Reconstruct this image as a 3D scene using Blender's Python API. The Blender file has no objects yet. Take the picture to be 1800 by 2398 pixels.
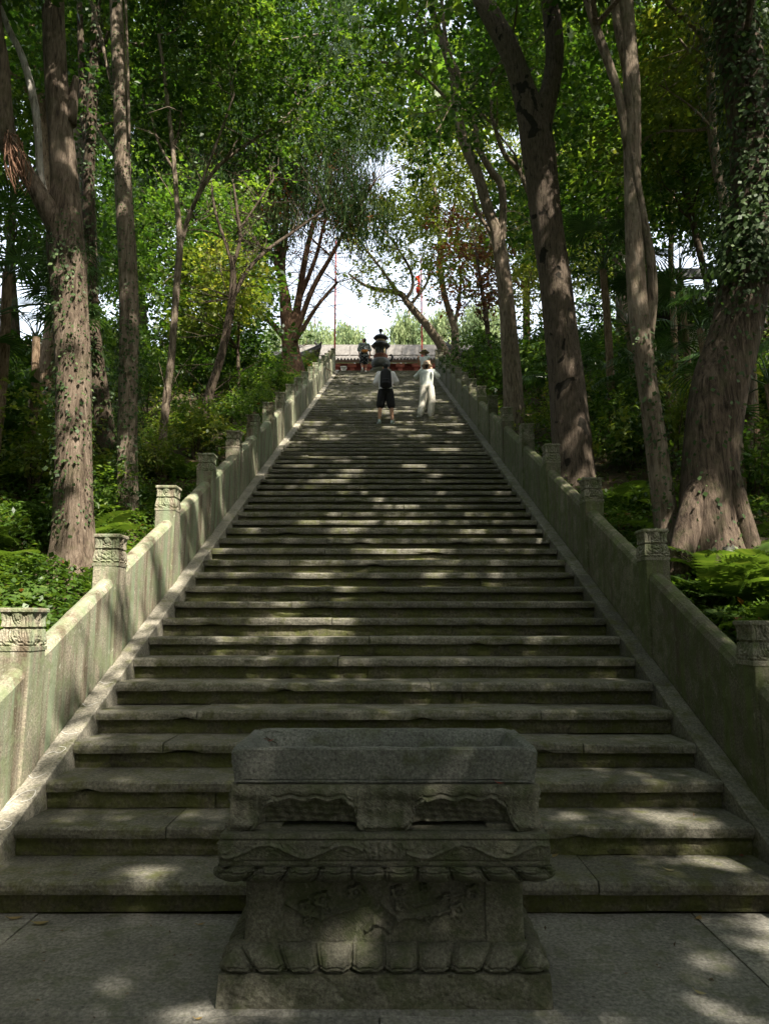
import bpy, math, random
import numpy as np
from mathutils import Vector, Matrix
R_ = math.radians
random.seed(7)
rng = np.random.default_rng(11)
SC = bpy.context.scene
COL = SC.collection

# ------------------------------------------------------------------ camera, sky, sun, exposure
EYE = 1.5595
PITCH = R_(8.83)
FPX = 1660.0
cam_d = bpy.data.cameras.new('camera')
cam_d.sensor_fit = 'HORIZONTAL'; cam_d.sensor_width = 36.0; cam_d.lens = 36.0 * FPX / 1800.0
cam_d.clip_start = 0.05; cam_d.clip_end = 1500
cam = bpy.data.objects.new('camera', cam_d); COL.objects.link(cam)
cam.location = (0, 0, EYE); cam.rotation_euler = (R_(90) + PITCH, 0, 0)
SC.camera = cam

SUN_EL, SUN_AZ = 50.0, 35.0          # azimuth measured from behind the camera (-Y) towards +X
sd = Vector((math.cos(R_(SUN_EL)) * math.sin(R_(SUN_AZ)), -math.cos(R_(SUN_EL)) * math.cos(R_(SUN_AZ)), math.sin(R_(SUN_EL))))
world = bpy.data.worlds.new('World'); SC.world = world; world.use_nodes = True
wn = world.node_tree; wn.nodes.clear()
sky = wn.nodes.new('ShaderNodeTexSky'); sky.sky_type = 'NISHITA'; sky.sun_disc = False
sky.sun_elevation = R_(SUN_EL); sky.sun_rotation = R_(180 - SUN_AZ)
sky.air_density = 1.5; sky.dust_density = 2.5; sky.ozone_density = 0.6
bg = wn.nodes.new('ShaderNodeBackground'); bg.inputs['Strength'].default_value = 0.10
wo = wn.nodes.new('ShaderNodeOutputWorld')
hs = wn.nodes.new('ShaderNodeHueSaturation'); hs.inputs['Saturation'].default_value = .45; hs.inputs['Value'].default_value = 2.0
wn.links.new(sky.outputs[0], hs.inputs['Color']); wn.links.new(hs.outputs[0], bg.inputs[0]); wn.links.new(bg.outputs[0], wo.inputs[0])
sun_d = bpy.data.lights.new('sun', 'SUN'); sun_d.energy = 5.0; sun_d.angle = R_(0.6); sun_d.color = (1.0, 0.93, 0.80)
sun = bpy.data.objects.new('sun', sun_d); COL.objects.link(sun)
sun.rotation_euler = (-sd).to_track_quat('-Z', 'Y').to_euler(); sun.location = (6, -10, 20)
SC.view_settings.view_transform = 'Standard'; SC.view_settings.look = 'None'
SC.view_settings.gamma = 1.0; SC.view_settings.use_curve_mapping = False
SC.view_settings.exposure = 1.45
SC.cycles.max_bounces = 6; SC.cycles.diffuse_bounces = 4; SC.cycles.transmission_bounces = 4
SC.cycles.use_denoising = True

# ------------------------------------------------------------------ geometry of the place
T = .38; RIS = .4673 * T; D0 = 10.718 * T; NST = 76
YTOP = D0 + (NST - 1) * T + .3; ZTOP = NST * RIS
HW = 2.205                      # half width of the flight
cP, sP = math.cos(PITCH), math.sin(PITCH)
def at(px, py, Y):
    """point at depth Y seen at pixel px, py of the 1800 x 2398 photograph"""
    u = (px - 900) / FPX; v = (1199 - py) / FPX
    d = np.array([u, cP - v * sP, sP + v * cP])
    return d * (Y / d[1]) + np.array([0, 0, EYE])
def depth(Y, Z): return Y * cP + (Z - EYE) * sP
def nose(Y): return (Y - D0) / T * RIS + RIS
def lerp(a, b, t): return a + (b - a) * t
def base_z(Y):
    z = np.clip((np.asarray(Y, float) - D0) / T * RIS + RIS * .6, 0, ZTOP)
    return z
def ground(X, Y):
    X = np.abs(np.asarray(X, float)); Y = np.asarray(Y, float)
    b = base_z(Y)
    up = np.clip((Y - 2.5) / 3.0, 0, 1)
    side = .30 * up + np.clip(X - 2.6, 0, 30) * .10 * up
    wav = .10 * np.sin(X * 1.3 + Y * .7) + .08 * np.sin(Y * 1.9 - X * .6)
    z = b + side + wav * up * np.clip((X - 2.6) / 1.5, 0, 1)
    fl = np.clip((YTOP - .2 - Y) / 3.0, 0, 1)
    z = np.where(Y > YTOP - 3.2, lerp(np.minimum(z, ZTOP + .5), z, fl), z)
    z = np.where(Y > YTOP, ZTOP - .03 + np.clip(X - 7, 0, 12) * .05, z)
    return z
def gz(x, y): return float(ground(np.array([x]), np.array([y]))[0])

# ------------------------------------------------------------------ object helpers
def tag(o, label=None, cat=None, group=None, kind=None):
    if label: o['label'] = label
    if cat: o['category'] = cat
    if group: o['group'] = group
    if kind: o['kind'] = kind
    return o
def empty(name, loc=(0, 0, 0), rz=0.0, **k):
    o = bpy.data.objects.new(name, None); COL.objects.link(o)
    o.empty_display_size = .2; o.location = loc; o.rotation_euler = (0, 0, rz)
    return tag(o, **k)
class MB:
    def __init__(s): s.v = []; s.f = []; s.n = 0
    def add(s, v, f):
        v = np.asarray(v, float).reshape(-1, 3)
        s.v.append(v); s.f += [tuple(int(i) + s.n for i in q) for q in f]; s.n += len(v)
    def box(s, x0, x1, y0, y1, z0, z1):
        s.add([(x0,y0,z0),(x1,y0,z0),(x1,y1,z0),(x0,y1,z0),(x0,y0,z1),(x1,y0,z1),(x1,y1,z1),(x0,y1,z1)],
              [(3,2,1,0),(4,5,6,7),(0,1,5,4),(1,2,6,5),(2,3,7,6),(3,0,4,7)])
    def lathe(s, prof, c=(0,0,0), n=32, mod=None):
        V = []
        for k, (r, z) in enumerate(prof):
            for i in range(n):
                a = 2 * math.pi * i / n
                rr = r * (1 + (mod(a, k) if mod else 0))
                V.append((c[0] + rr * math.cos(a), c[1] + rr * math.sin(a), c[2] + z))
        F = []
        for k in range(len(prof) - 1):
            for i in range(n):
                F.append((k*n+i, k*n+(i+1)%n, (k+1)*n+(i+1)%n, (k+1)*n+i))
        F.append(tuple(range(n))[::-1]); F.append(tuple((len(prof)-1)*n+i for i in range(n)))
        s.add(V, F)
    def tube(s, pts, rad, n=10, smooth=3, bump=0.0, fseed=0, flare=None, cap=True):
        P = np.asarray(pts, float); Rr = np.asarray(rad, float)
        if smooth > 1 and len(P) > 2: P, Rr = catmull(P, Rr, smooth)
        m = len(P)
        tg = np.gradient(P, axis=0); tg /= np.linalg.norm(tg, axis=1)[:, None] + 1e-9
        ref = np.array([0, 1., 0]) if abs(tg[0][1]) < .8 else np.array([1., 0, 0])
        V = []
        a = np.arange(n) * 2 * math.pi / n
        for k in range(m):
            u = np.cross(ref, tg[k]); u /= np.linalg.norm(u) + 1e-9
            w = np.cross(tg[k], u)
            rr = np.full(n, Rr[k])
            if bump:
                zz = k * .9
                rr = rr * (1 + bump * (np.sin(a*3 + fseed + .35*zz) * .5 + np.sin(a*5 - .6*zz + fseed*2) * .35 + np.sin(a*2 + zz*.21 + fseed) * .5))
            if flare: rr = rr * (1 + flare(k / (m - 1), a))
            V.append(P[k] + np.outer(np.cos(a) * rr, u) + np.outer(np.sin(a) * rr, w))
        F = [(k*n+i, k*n+(i+1)%n, (k+1)*n+(i+1)%n, (k+1)*n+i) for k in range(m-1) for i in range(n)]
        if cap: F += [tuple(range(n))[::-1], tuple((m-1)*n+i for i in range(n))]
        s.add(np.concatenate(V), F)
    def grid(s, G, flip=False):
        G = np.asarray(G, float); a, b = G.shape[:2]
        F = []
        for i in range(a - 1):
            for j in range(b - 1):
                q = (i*b+j, i*b+j+1, (i+1)*b+j+1, (i+1)*b+j)
                F.append(q[::-1] if flip else q)
        s.add(G.reshape(-1, 3), F)
    def build(s, name, mat, parent=None, smooth=False, loc=None, local=False):
        """one mesh object. Vertices are world coordinates (or the parent's own, local=True); the origin goes to loc or the base centre"""
        v = np.concatenate(s.v)
        me = bpy.data.meshes.new(name)
        if loc is None:
            lo, hi = v.min(0), v.max(0); loc = np.array([(lo[0]+hi[0])/2, (lo[1]+hi[1])/2, lo[2]])
        loc = np.asarray(loc, float)
        me.from_pydata((v - loc).tolist(), [], s.f)
        if smooth: me.shade_smooth()
        return link(name, me, mat, parent, loc, local)
def link(name, me, mat, parent=None, loc=(0,0,0), local=False):
    if mat is not None and not me.materials: me.materials.append(mat)
    o = bpy.data.objects.new(name, me); COL.objects.link(o)
    loc = np.asarray(loc, float)
    if parent is not None:
        o.parent = parent
        if not local:
            q = parent; off = np.zeros(3)
            while q is not None: off += np.array(q.location); q = q.parent
            loc = loc - off
    o.location = loc
    return o
def catmull(P, Rr, k):
    Q = np.vstack([2*P[0]-P[1], P, 2*P[-1]-P[-2]]); S = np.concatenate([[Rr[0]], Rr, [Rr[-1]]])
    out, ro = [], []
    for i in range(1, len(Q) - 2):
        for j in range(k):
            t = j / k; t2, t3 = t*t, t*t*t
            w = (-.5*t3+t2-.5*t, 1.5*t3-2.5*t2+1, -1.5*t3+2*t2+.5*t, .5*t3-.5*t2)
            out.append(sum(w[m]*Q[i-1+m] for m in range(4))); ro.append(max(.001, sum(w[m]*S[i-1+m] for m in range(4))))
    out.append(P[-1]); ro.append(Rr[-1])
    return np.array(out), np.array(ro)
def children(o): return list(o.children)
def copy_tree(o, parent=None):
    c = o.copy(); COL.objects.link(c); c.parent = parent
    for ch in children(o): copy_tree(ch, c)
    return c
def quads_mesh(name, V, attr=None):
    """V: (N,4,3) quads"""
    n = len(V); me = bpy.data.meshes.new(name)
    me.vertices.add(n*4); me.vertices.foreach_set('co', np.ascontiguousarray(V, dtype=np.float32).ravel())
    me.loops.add(n*4); me.loops.foreach_set('vertex_index', np.arange(n*4, dtype=np.int32))
    me.polygons.add(n); me.polygons.foreach_set('loop_start', np.arange(0, n*4, 4, dtype=np.int32))
    if attr is not None:
        at_ = me.attributes.new('v', 'FLOAT', 'FACE'); at_.data.foreach_set('value', np.asarray(attr, dtype=np.float32))
    me.update(calc_edges=True)
    return me

# ------------------------------------------------------------------ materials
def nodes(name):
    m = bpy.data.materials.new(name); m.use_nodes = True; nt = m.node_tree; nt.nodes.clear()
    out = nt.nodes.new('ShaderNodeOutputMaterial'); return m, nt, out
def nd(nt, t, **k):
    n = nt.nodes.new(t)
    for a, v in k.items():
        if a in n.inputs: 
            if hasattr(v, 'is_output') : nt.links.new(v, n.inputs[a])
            else: n.inputs[a].default_value = v
        else: setattr(n, a, v)
    return n
def noise(nt, vec, scale, detail=6, rough=.6, dist=0.0):
    n = nt.nodes.new('ShaderNodeTexNoise'); n.inputs['Scale'].default_value = scale; n.inputs['Detail'].default_value = detail
    n.inputs['Roughness'].default_value = rough; n.inputs['Distortion'].default_value = dist
    nt.links.new(vec, n.inputs['Vector']); return n.outputs['Fac']
def ramp(nt, fac, stops):
    r = nt.nodes.new('ShaderNodeValToRGB'); e = r.color_ramp.elements
    while len(e) < len(stops): e.new(.5)
    for i, (p, c) in enumerate(stops):
        e[i].position = p; e[i].color = (c, c, c, 1) if not hasattr(c, '__len__') else (*c, 1)
    nt.links.new(fac, r.inputs[0]); return r.outputs[0]
def mix(nt, fac, a, b, mode='MIX'):
    m = nt.nodes.new('ShaderNodeMix'); m.data_type = 'RGBA'; m.blend_type = mode
    for s, v in ((0, fac), (6, a), (7, b)):
        if hasattr(v, 'is_output'): nt.links.new(v, m.inputs[s])
        else: m.inputs[s].default_value = v if s == 0 else (*v, 1)
    return m.outputs[2]
def mapped(nt, scale, src='Position', rot=(0,0,0)):
    if src == 'Position': v = nt.nodes.new('ShaderNodeNewGeometry').outputs['Position']
    else: v = nt.nodes.new('ShaderNodeTexCoord').outputs['Object']
    m = nt.nodes.new('ShaderNodeMapping'); m.inputs['Scale'].default_value = scale; m.inputs['Rotation'].default_value = rot
    nt.links.new(v, m.inputs['Vector']); return m.outputs[0]
def bumps(nt, heights):
    prev = None
    for h, st, dist in heights:
        b = nt.nodes.new('ShaderNodeBump'); b.inputs['Strength'].default_value = st; b.inputs['Distance'].default_value = dist
        nt.links.new(h, b.inputs['Height'])
        if prev is not None: nt.links.new(prev, b.inputs['Normal'])
        prev = b.outputs[0]
    return prev
def finish(nt, out, col, rough=.85, nrm=None, spec=.25):
    p = nt.nodes.new('ShaderNodeBsdfPrincipled')
    if hasattr(col, 'is_output'): nt.links.new(col, p.inputs['Base Color'])
    else: p.inputs['Base Color'].default_value = (*col, 1)
    if hasattr(rough, 'is_output'): nt.links.new(rough, p.inputs['Roughness'])
    else: p.inputs['Roughness'].default_value = rough
    p.inputs['Specular IOR Level'].default_value = spec
    if nrm is not None: nt.links.new(nrm, p.inputs['Normal'])
    nt.links.new(p.outputs[0], out.inputs[0]); return p
def stone(name, dark, light, moss, moss_amt, lichen=.0, speck=60, bump=.5, chip=14, streak=None, src='Position', rough=.9):
    m, nt, out = nodes(name)
    v = mapped(nt, (1, 1, 1), src)
    a = noise(nt, v, 2.2, 8, .62); b = noise(nt, v, speck, 4, .7); c = noise(nt, v, 7.5, 7, .65, .3)
    col = ramp(nt, a, [(.3, dark), (.72, light)])
    oi = nt.nodes.new('ShaderNodeObjectInfo'); col = mix(nt, 1.0, col, ramp(nt, oi.outputs['Random'], [(0, .78), (1, 1.2)]), 'MULTIPLY')
    col = mix(nt, 1.0, col, ramp(nt, b, [(.30, .45), (.5, .95), (.72, 1.6)]), 'MULTIPLY')
    if streak:
        sv = mapped(nt, (7, 7, .55), src); s1 = noise(nt, sv, 1.0, 6, .6, .2)
        for cc, p0, p1, amt in streak:
            col = mix(nt, mulf(nt, ramp(nt, s1, [(p0, 0.0), (p1, 1.0)]), amt), col, cc)
            sv = mapped(nt, (5, 5, .4), src, (.3, .1, .4)); s1 = noise(nt, sv, 1.7, 5, .6, .3)
    mk = mulf(nt, ramp(nt, c, [(.60 - moss_amt * .35, 0.0), (.78 - moss_amt * .35, 1.0)]), .85)
    mc = mix(nt, b, tuple(x * .7 for x in moss), tuple(x * 1.5 for x in moss))
    col = mix(nt, mk, col, mc)
    if lichen:
        l = noise(nt, v, 21, 5, .7, .8)
        col = mix(nt, mulf(nt, ramp(nt, l, [(.62, 0.0), (.67, 1.0)]), lichen), col, (.55, .53, .44))
    ch = noise(nt, v, chip, 6, .7)
    nrm = bumps(nt, [(ch, bump, .02), (b, bump * .8, .006)])
    finish(nt, out, col, rough, nrm); return m
def mulf(nt, x, f):
    n = nt.nodes.new('ShaderNodeMath'); n.operation = 'MULTIPLY'; nt.links.new(x, n.inputs[0]); n.inputs[1].default_value = f
    return n.outputs[0]
def bark(name, dark, light, sc=1.0, moss=0.0, blotch=None, lich=.3):
    m, nt, out = nodes(name)
    v = mapped(nt, (17*sc, 17*sc, 2.6*sc)); v2 = mapped(nt, (1, 1, 1)); v3 = mapped(nt, (48*sc, 48*sc, 11*sc))
    a = noise(nt, v, 1.6, 8, .68, .5); b = noise(nt, v2, 3.0, 6, .6); f = noise(nt, v3, 1.5, 6, .7, .2)
    col = ramp(nt, a, [(.36, tuple(x*.30 for x in dark)), (.46, dark), (.66, light)])
    col = mix(nt, mulf(nt, ramp(nt, f, [(.4, 0.), (.7, 1.)]), .45), col, tuple(x*.6 for x in dark))
    col = mix(nt, mulf(nt, ramp(nt, b, [(.52, 0.), (.7, 1.)]), lich), col, tuple(min(.6, x*1.5) for x in light))
    if moss:
        c = noise(nt, v2, 5.5, 6, .65, .4)
        col = mix(nt, mulf(nt, ramp(nt, c, [(.5, 0.), (.68, 1.)]), moss), col, (.055, .075, .022))
    if blotch:
        bv = mapped(nt, (1, 1, .75)); q = noise(nt, bv, 3.4, 3, .5, .4)
        col = mix(nt, mulf(nt, ramp(nt, q, [(.60, 0.), (.625, 1.)]), .93), col, blotch)
    nrm = bumps(nt, [(a, 1.0, .03), (f, .9, .010)])
    finish(nt, out, col, .92, nrm, .15); return m
def leafmat(name, stops, trans, tr=.38, rough=.42, spec=.35):
    m, nt, out = nodes(name)
    at_ = nt.nodes.new('ShaderNodeAttribute'); at_.attribute_name = 'v'
    col = ramp(nt, at_.outputs['Fac'], stops)
    p = nt.nodes.new('ShaderNodeBsdfPrincipled'); nt.links.new(col, p.inputs['Base Color'])
    p.inputs['Roughness'].default_value = rough; p.inputs['Specular IOR Level'].default_value = spec
    t = nt.nodes.new('ShaderNodeBsdfTranslucent'); nt.links.new(mix(nt, 1.0, col, trans, 'MULTIPLY'), t.inputs['Color'])
    x = nt.nodes.new('ShaderNodeMixShader'); x.inputs[0].default_value = tr
    nt.links.new(p.outputs[0], x.inputs[1]); nt.links.new(t.outputs[0], x.inputs[2]); nt.links.new(x.outputs[0], out.inputs[0])
    return m
def plain(name, col, rough=.7, var=.25, scale=30, bump=.2, spec=.3, metal=0.0):
    m, nt, out = nodes(name)
    v = mapped(nt, (1, 1, 1), 'Object'); a = noise(nt, v, scale, 5, .6)
    c = mix(nt, 1.0, col, ramp(nt, a, [(.3, 1 - var), (.7, 1 + var)]), 'MULTIPLY')
    p = finish(nt, out, c, rough, bumps(nt, [(a, bump, .01)]), spec); p.inputs['Metallic'].default_value = metal; return m

M = {}
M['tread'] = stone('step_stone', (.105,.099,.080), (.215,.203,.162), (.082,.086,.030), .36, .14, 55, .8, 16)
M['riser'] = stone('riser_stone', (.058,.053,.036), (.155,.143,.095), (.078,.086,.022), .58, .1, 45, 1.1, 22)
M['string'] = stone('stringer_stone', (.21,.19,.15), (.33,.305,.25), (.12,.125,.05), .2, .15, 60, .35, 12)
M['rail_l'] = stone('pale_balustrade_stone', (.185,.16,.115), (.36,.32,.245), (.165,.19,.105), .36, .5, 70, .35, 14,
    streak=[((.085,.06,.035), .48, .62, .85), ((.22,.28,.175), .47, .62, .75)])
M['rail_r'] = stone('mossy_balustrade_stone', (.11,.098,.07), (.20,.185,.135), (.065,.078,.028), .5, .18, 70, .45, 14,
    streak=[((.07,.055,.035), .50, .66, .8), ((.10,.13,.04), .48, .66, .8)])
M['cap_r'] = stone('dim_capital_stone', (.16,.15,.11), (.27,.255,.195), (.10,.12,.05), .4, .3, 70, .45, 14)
M['rail_top'] = M['rail_l']
M['ped'] = stone('pedestal_stone', (.075,.071,.055), (.14,.133,.10), (.052,.06,.026), .40, .10, 75, .45, 30)
M['trough'] = stone('trough_stone', (.095,.096,.085), (.18,.18,.158), (.08,.09,.045), .2, .12, 80, .4, 26)
M['pave'] = stone('paving_stone', (.14,.133,.115), (.235,.224,.195), (.095,.10,.055), .28, .16, 48, .55, 11)
M['rock'] = stone('rock_stone', (.10,.10,.08), (.20,.20,.165), (.07,.085,.04), .4, .2, 40, .8, 9)
M['core'] = plain('earth_core', (.06,.05,.035), .95)
M['soil'] = stone('leaf_mould', (.035,.024,.014), (.11,.075,.045), (.04,.055,.018), .35, .0, 38, 1.0, 10)
M['bark_grey'] = bark('grey_brown_bark', (.17,.13,.095), (.30,.245,.19), 1.0, .35)
M['bark_red'] = bark('reddish_bark', (.115,.085,.062), (.23,.18,.138), .9, .3)
M['bark_giant'] = bark('shade_darkened_bark', (.085,.062,.047), (.185,.14,.105), .8, .35, lich=.35)  # rugged bark, its colour darkened to hold the shade on this trunk
M['bark_smooth'] = bark('blotched_brown_bark', (.10,.076,.058), (.17,.132,.10), 1.5, .1, blotch=(.018,.016,.012), lich=.15)
M['bark_mid'] = bark('pale_brown_bark', (.17,.13,.095), (.29,.235,.18), 1.1, .3)
M['bark_dark'] = bark('dark_bark', (.075,.055,.04), (.15,.115,.085), 1.2, .3)
M['bark_cedar'] = bark('rusty_cedar_bark', (.115,.065,.042), (.21,.13,.085), 1.3, .05)
M['bark_pale'] = bark('bleached_dead_wood', (.32,.29,.25), (.50,.47,.42), 1.3, .0)
M['bark_scaly'] = bark('scaly_palm_bark', (.20,.135,.085), (.36,.27,.19), 1.8, .1)
M['root'] = bark('aerial_root', (.24,.13,.085), (.36,.22,.15), 2.5)
G = lambda *c: c
M['leaf_dark'] = leafmat('dark_broad_leaf', [(0, G(.02,.048,.010)), (.6, G(.048,.095,.018)), (1, G(.10,.15,.032))], G(2.0, 2.2, .8))
M['leaf_mid'] = leafmat('green_broad_leaf', [(0, G(.022,.052,.011)), (.6, G(.055,.105,.020)), (1, G(.135,.185,.036))], G(2.0, 2.2, .8), .42)
M['leaf_light'] = leafmat('yellow_green_leaf', [(0, G(.07,.11,.018)), (.6, G(.14,.19,.035)), (1, G(.24,.25,.06))], G(2.0, 1.9, .8), .42)
M['leaf_cedar'] = leafmat('weeping_conifer_leaf', [(0, G(.012,.028,.007)), (.6, G(.030,.060,.015)), (1, G(.075,.105,.030))], G(1.6, 1.6, .9), .28, .75, .1)
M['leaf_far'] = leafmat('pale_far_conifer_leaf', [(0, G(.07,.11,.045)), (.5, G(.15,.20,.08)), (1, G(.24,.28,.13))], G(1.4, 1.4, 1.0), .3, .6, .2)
M['leaf_rust'] = leafmat('rusty_dead_leaf', [(0, G(.10,.045,.025)), (.7, G(.19,.085,.04)), (1, G(.26,.09,.02))], G(1.5, 1.2, .9), .35)
M['leaf_ivy'] = leafmat('ivy_leaf', [(0, G(.02,.042,.012)), (.6, G(.05,.085,.026)), (1, G(.11,.15,.055))], G(1.6, 1.8, .9), .22, .55, .25)
M['leaf_cover'] = leafmat('ground_cover_leaf', [(0, G(.03,.065,.012)), (.6, G(.075,.135,.025)), (.93, G(.15,.20,.045)), (1, G(.16,.07,.03))], G(2.0, 2.0, .8), .35)
M['leaf_fern'] = leafmat('fern_leaf', [(0, G(.045,.09,.018)), (.6, G(.085,.145,.03)), (1, G(.15,.20,.05))], G(2.0, 1.9, .8), .38, .5, .25)
M['leaf_palm'] = leafmat('fan_palm_leaf', [(0, G(.02,.05,.015)), (.6, G(.05,.10,.03)), (1, G(.095,.15,.05))], G(1.8, 2.0, .9), .25, .32, .5)
M['litter'] = leafmat('dry_leaf', [(0, G(.24,.15,.05)), (.5, G(.28,.21,.09)), (1, G(.32,.29,.16))], G(1.2, 1.1, .8), .2, .6)
M['litter_brown'] = leafmat('brown_leaf_crumb', [(0, G(.05,.032,.018)), (.6, G(.13,.085,.04)), (1, G(.24,.18,.09))], G(1, .9, .7), .1, .7)
M['litter_red'] = plain('red_dry_leaf', (.20,.05,.03), .6)
M['iron'] = plain('dark_cast_iron', (.022,.022,.020), .55, .3, 24, .3, .4, .3)
M['rust'] = plain('rusty_iron', (.11,.042,.025), .8, .35, 20, .3)
M['iron_grey'] = plain('weathered_bronze', (.05,.054,.045), .6, .3, 12, .2, .35, .2)
M['redpaint'] = plain('faded_red_paint', (.30,.05,.035), .6, .15, 6)
M['redwood'] = plain('maroon_woodwork', (.24,.062,.05), .75, .25, 9)
M['redwood_hi'] = plain('rose_woodwork', (.38,.13,.10), .75, .2, 9)
M['flag'] = plain('red_cloth', (.70,.045,.02), .8, .15, 12)
M['tile_pale'] = plain('weathered_pale_tile', (.23,.215,.20), .85, .3, 5)
M['tile_dark'] = plain('dark_grey_tile', (.055,.055,.055), .75, .3, 6)
M['tile_purple'] = plain('purple_grey_tile', (.13,.11,.115), .8, .25, 5)
M['wood_dark'] = plain('dark_timber', (.035,.026,.02), .85, .3, 8)
M['plaster'] = plain('white_plaster', (.72,.70,.66), .9, .12, 3)
M['brass'] = plain('pale_bronze', (.38,.30,.17), .5, .2, 12)
M['skin'] = plain('skin', (.42,.24,.16), .6, .06, 10, .05)
M['skin_tan'] = plain('tanned_skin', (.36,.19,.12), .6, .06, 10, .05)
M['hair'] = plain('black_hair', (.012,.010,.009), .5, .3, 60, .4)
M['tee'] = plain('white_cotton', (.68,.66,.67), .9, .06, 18, .25)
M['black'] = plain('black_cloth', (.014,.014,.016), .8, .25, 20, .3)
M['linen'] = plain('cream_linen', (.52,.49,.42), .9, .08, 14, .35)
M['mint'] = plain('pale_mint_cotton', (.46,.49,.45), .9, .07, 14, .3)
M['straw'] = plain('tan_straw', (.38,.28,.19), .85, .18, 60, .4)
M['straw_light'] = plain('light_straw', (.55,.43,.26), .85, .18, 60, .4)
M['shoe'] = plain('grey_green_shoe', (.36,.42,.40), .7, .15, 30)
M['shoe_white'] = plain('white_shoe', (.62,.60,.55), .7, .1, 30)
M['orange'] = plain('orange_bag_cloth', (.50,.20,.05), .7, .3, 25)
M['chalk'] = plain('white_chalk', (.62,.60,.56), .95)
def print_cloth():
    m, nt, out = nodes('patterned_blue_cloth'); v = mapped(nt, (1, 1, 1), 'Object'); a = noise(nt, v, 11, 3, .5, 1.0); b = noise(nt, v, 23, 3, .5, .5)
    col = ramp(nt, a, [(.44, (.045,.065,.085)), (.5, (.13,.17,.19)), (.57, (.36,.40,.40))]); col = mix(nt, mulf(nt, ramp(nt, b, [(.58, 0.), (.62, 1.)]), .8), col, (.55,.55,.52))
    finish(nt, out, col, .85); return m
M['print'] = print_cloth()
def print_dark():
    m, nt, out = nodes('dark_patterned_cloth'); v = mapped(nt, (1, 1, 1), 'Object'); a = noise(nt, v, 14, 3, .5, .8)
    finish(nt, out, ramp(nt, a, [(.54, (.018,.02,.026)), (.62, (.30,.31,.33))]), .85); return m
M['print_dark'] = print_dark()

# ------------------------------------------------------------------ ground
xs = np.concatenate([[-420, -200, -110, -70, -48], np.arange(-34, -12, 1.0), np.arange(-12, -2.61, .35), [-2.56, -2.40, 0, 2.40, 2.56],
                     np.arange(2.6, 12, .35), np.arange(12, 35, 1.0), [48, 70, 110, 200, 420]])
ys = np.concatenate([[-420, -150, -60, -30, -15, -8, -4, 0, 2], np.arange(2.5, 48, .45), [50, 56, 64, 75, 100, 150, 250, 600]])
GX, GY = np.meshgrid(xs, ys, indexing='ij')
GZ = ground(GX, GY)
inn = np.abs(GX) < 2.5
GZ = np.where(inn & (GY > 3.0) & (GY < YTOP + .3), np.maximum(base_z(GY) - .45, -.2), GZ)
GZ = np.where((GY < 3.0) & (np.abs(GX) < 30), np.where(np.abs(GX) < 2.5, -.05, GZ - .03), GZ)
mb = MB(); mb.grid(np.stack([GX, GY, GZ], -1), flip=True)
gnd = mb.build('hillside_ground', M['soil'], smooth=True, loc=(0, 0, 0)); tag(gnd, 'dark earth of the wooded hillside rising beside the stone steps', 'ground', kind='structure')

# ------------------------------------------------------------------ paving before the flight and on the landing
pav = empty('pavement', (0, 2, 0)); tag(pav, 'large worn stone slabs paving the ground before the steps', 'pavement', kind='structure')
def slab(name, x0, x1, y0, y1, z, th, mat, parent, jit=.004):
    b = MB(); nx = max(2, int((x1 - x0) / .25)); X = np.linspace(x0, x1, nx + 1)
    rows = []
    for y, dz in ((y0, -th), (y0, -.012), (y0 + .012, 0), ((y0 + y1) / 2, 0), (y1 - .012, 0), (y1, -.012), (y1, -th)):
        rows.append([(x, y + (rng.normal() * jit if dz < 0 else 0), z + dz + (rng.normal() * jit * .5 if dz == 0 else 0)) for x in X])
    b.grid(rows, flip=True)
    for e in (0, -1):
        q = [r[e] for r in rows]; b.add(q, [tuple(range(7)) if e else tuple(range(7))[::-1]])
    return b.build(name, mat, parent)
for (y0, y1, joints) in ((3.13, 4.135, (-6.2, -4.1, -1.87, 1.66, 3.9, 6.2)), (2.05, 3.122, (-6.2, -3.4, -.02, 2.9, 6.2)), (.9, 2.042, (-6.2, -2.6, 1.1, 3.8, 6.2)),
                         (-.3, .892, (-6.2, -3.6, -.6, 2.4, 6.2)), (-1.6, -.308, (-6.2, -2.2, 1.8, 6.2)), (-3.0, -1.608, (-6.2, -3, .4, 6.2))):
    for a, b_ in zip(joints[:-1], joints[1:]):
        slab('paving_slab', a + .004, b_ - .004, y0, y1, 0, .12, M['pave'], pav)
land = empty('landing', (0, YTOP, ZTOP)); tag(land, 'stone paved terrace at the head of the steps', 'terrace', kind='structure')
for j in range(5):
    for i in range(6):
        slab('paving_slab', -9 + i*3 + .01, -6 + i*3 - .01, YTOP + .02 + j*1.8, YTOP + 1.8 + j*1.8 - .01, ZTOP, .1, M['pave'], land)

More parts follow.
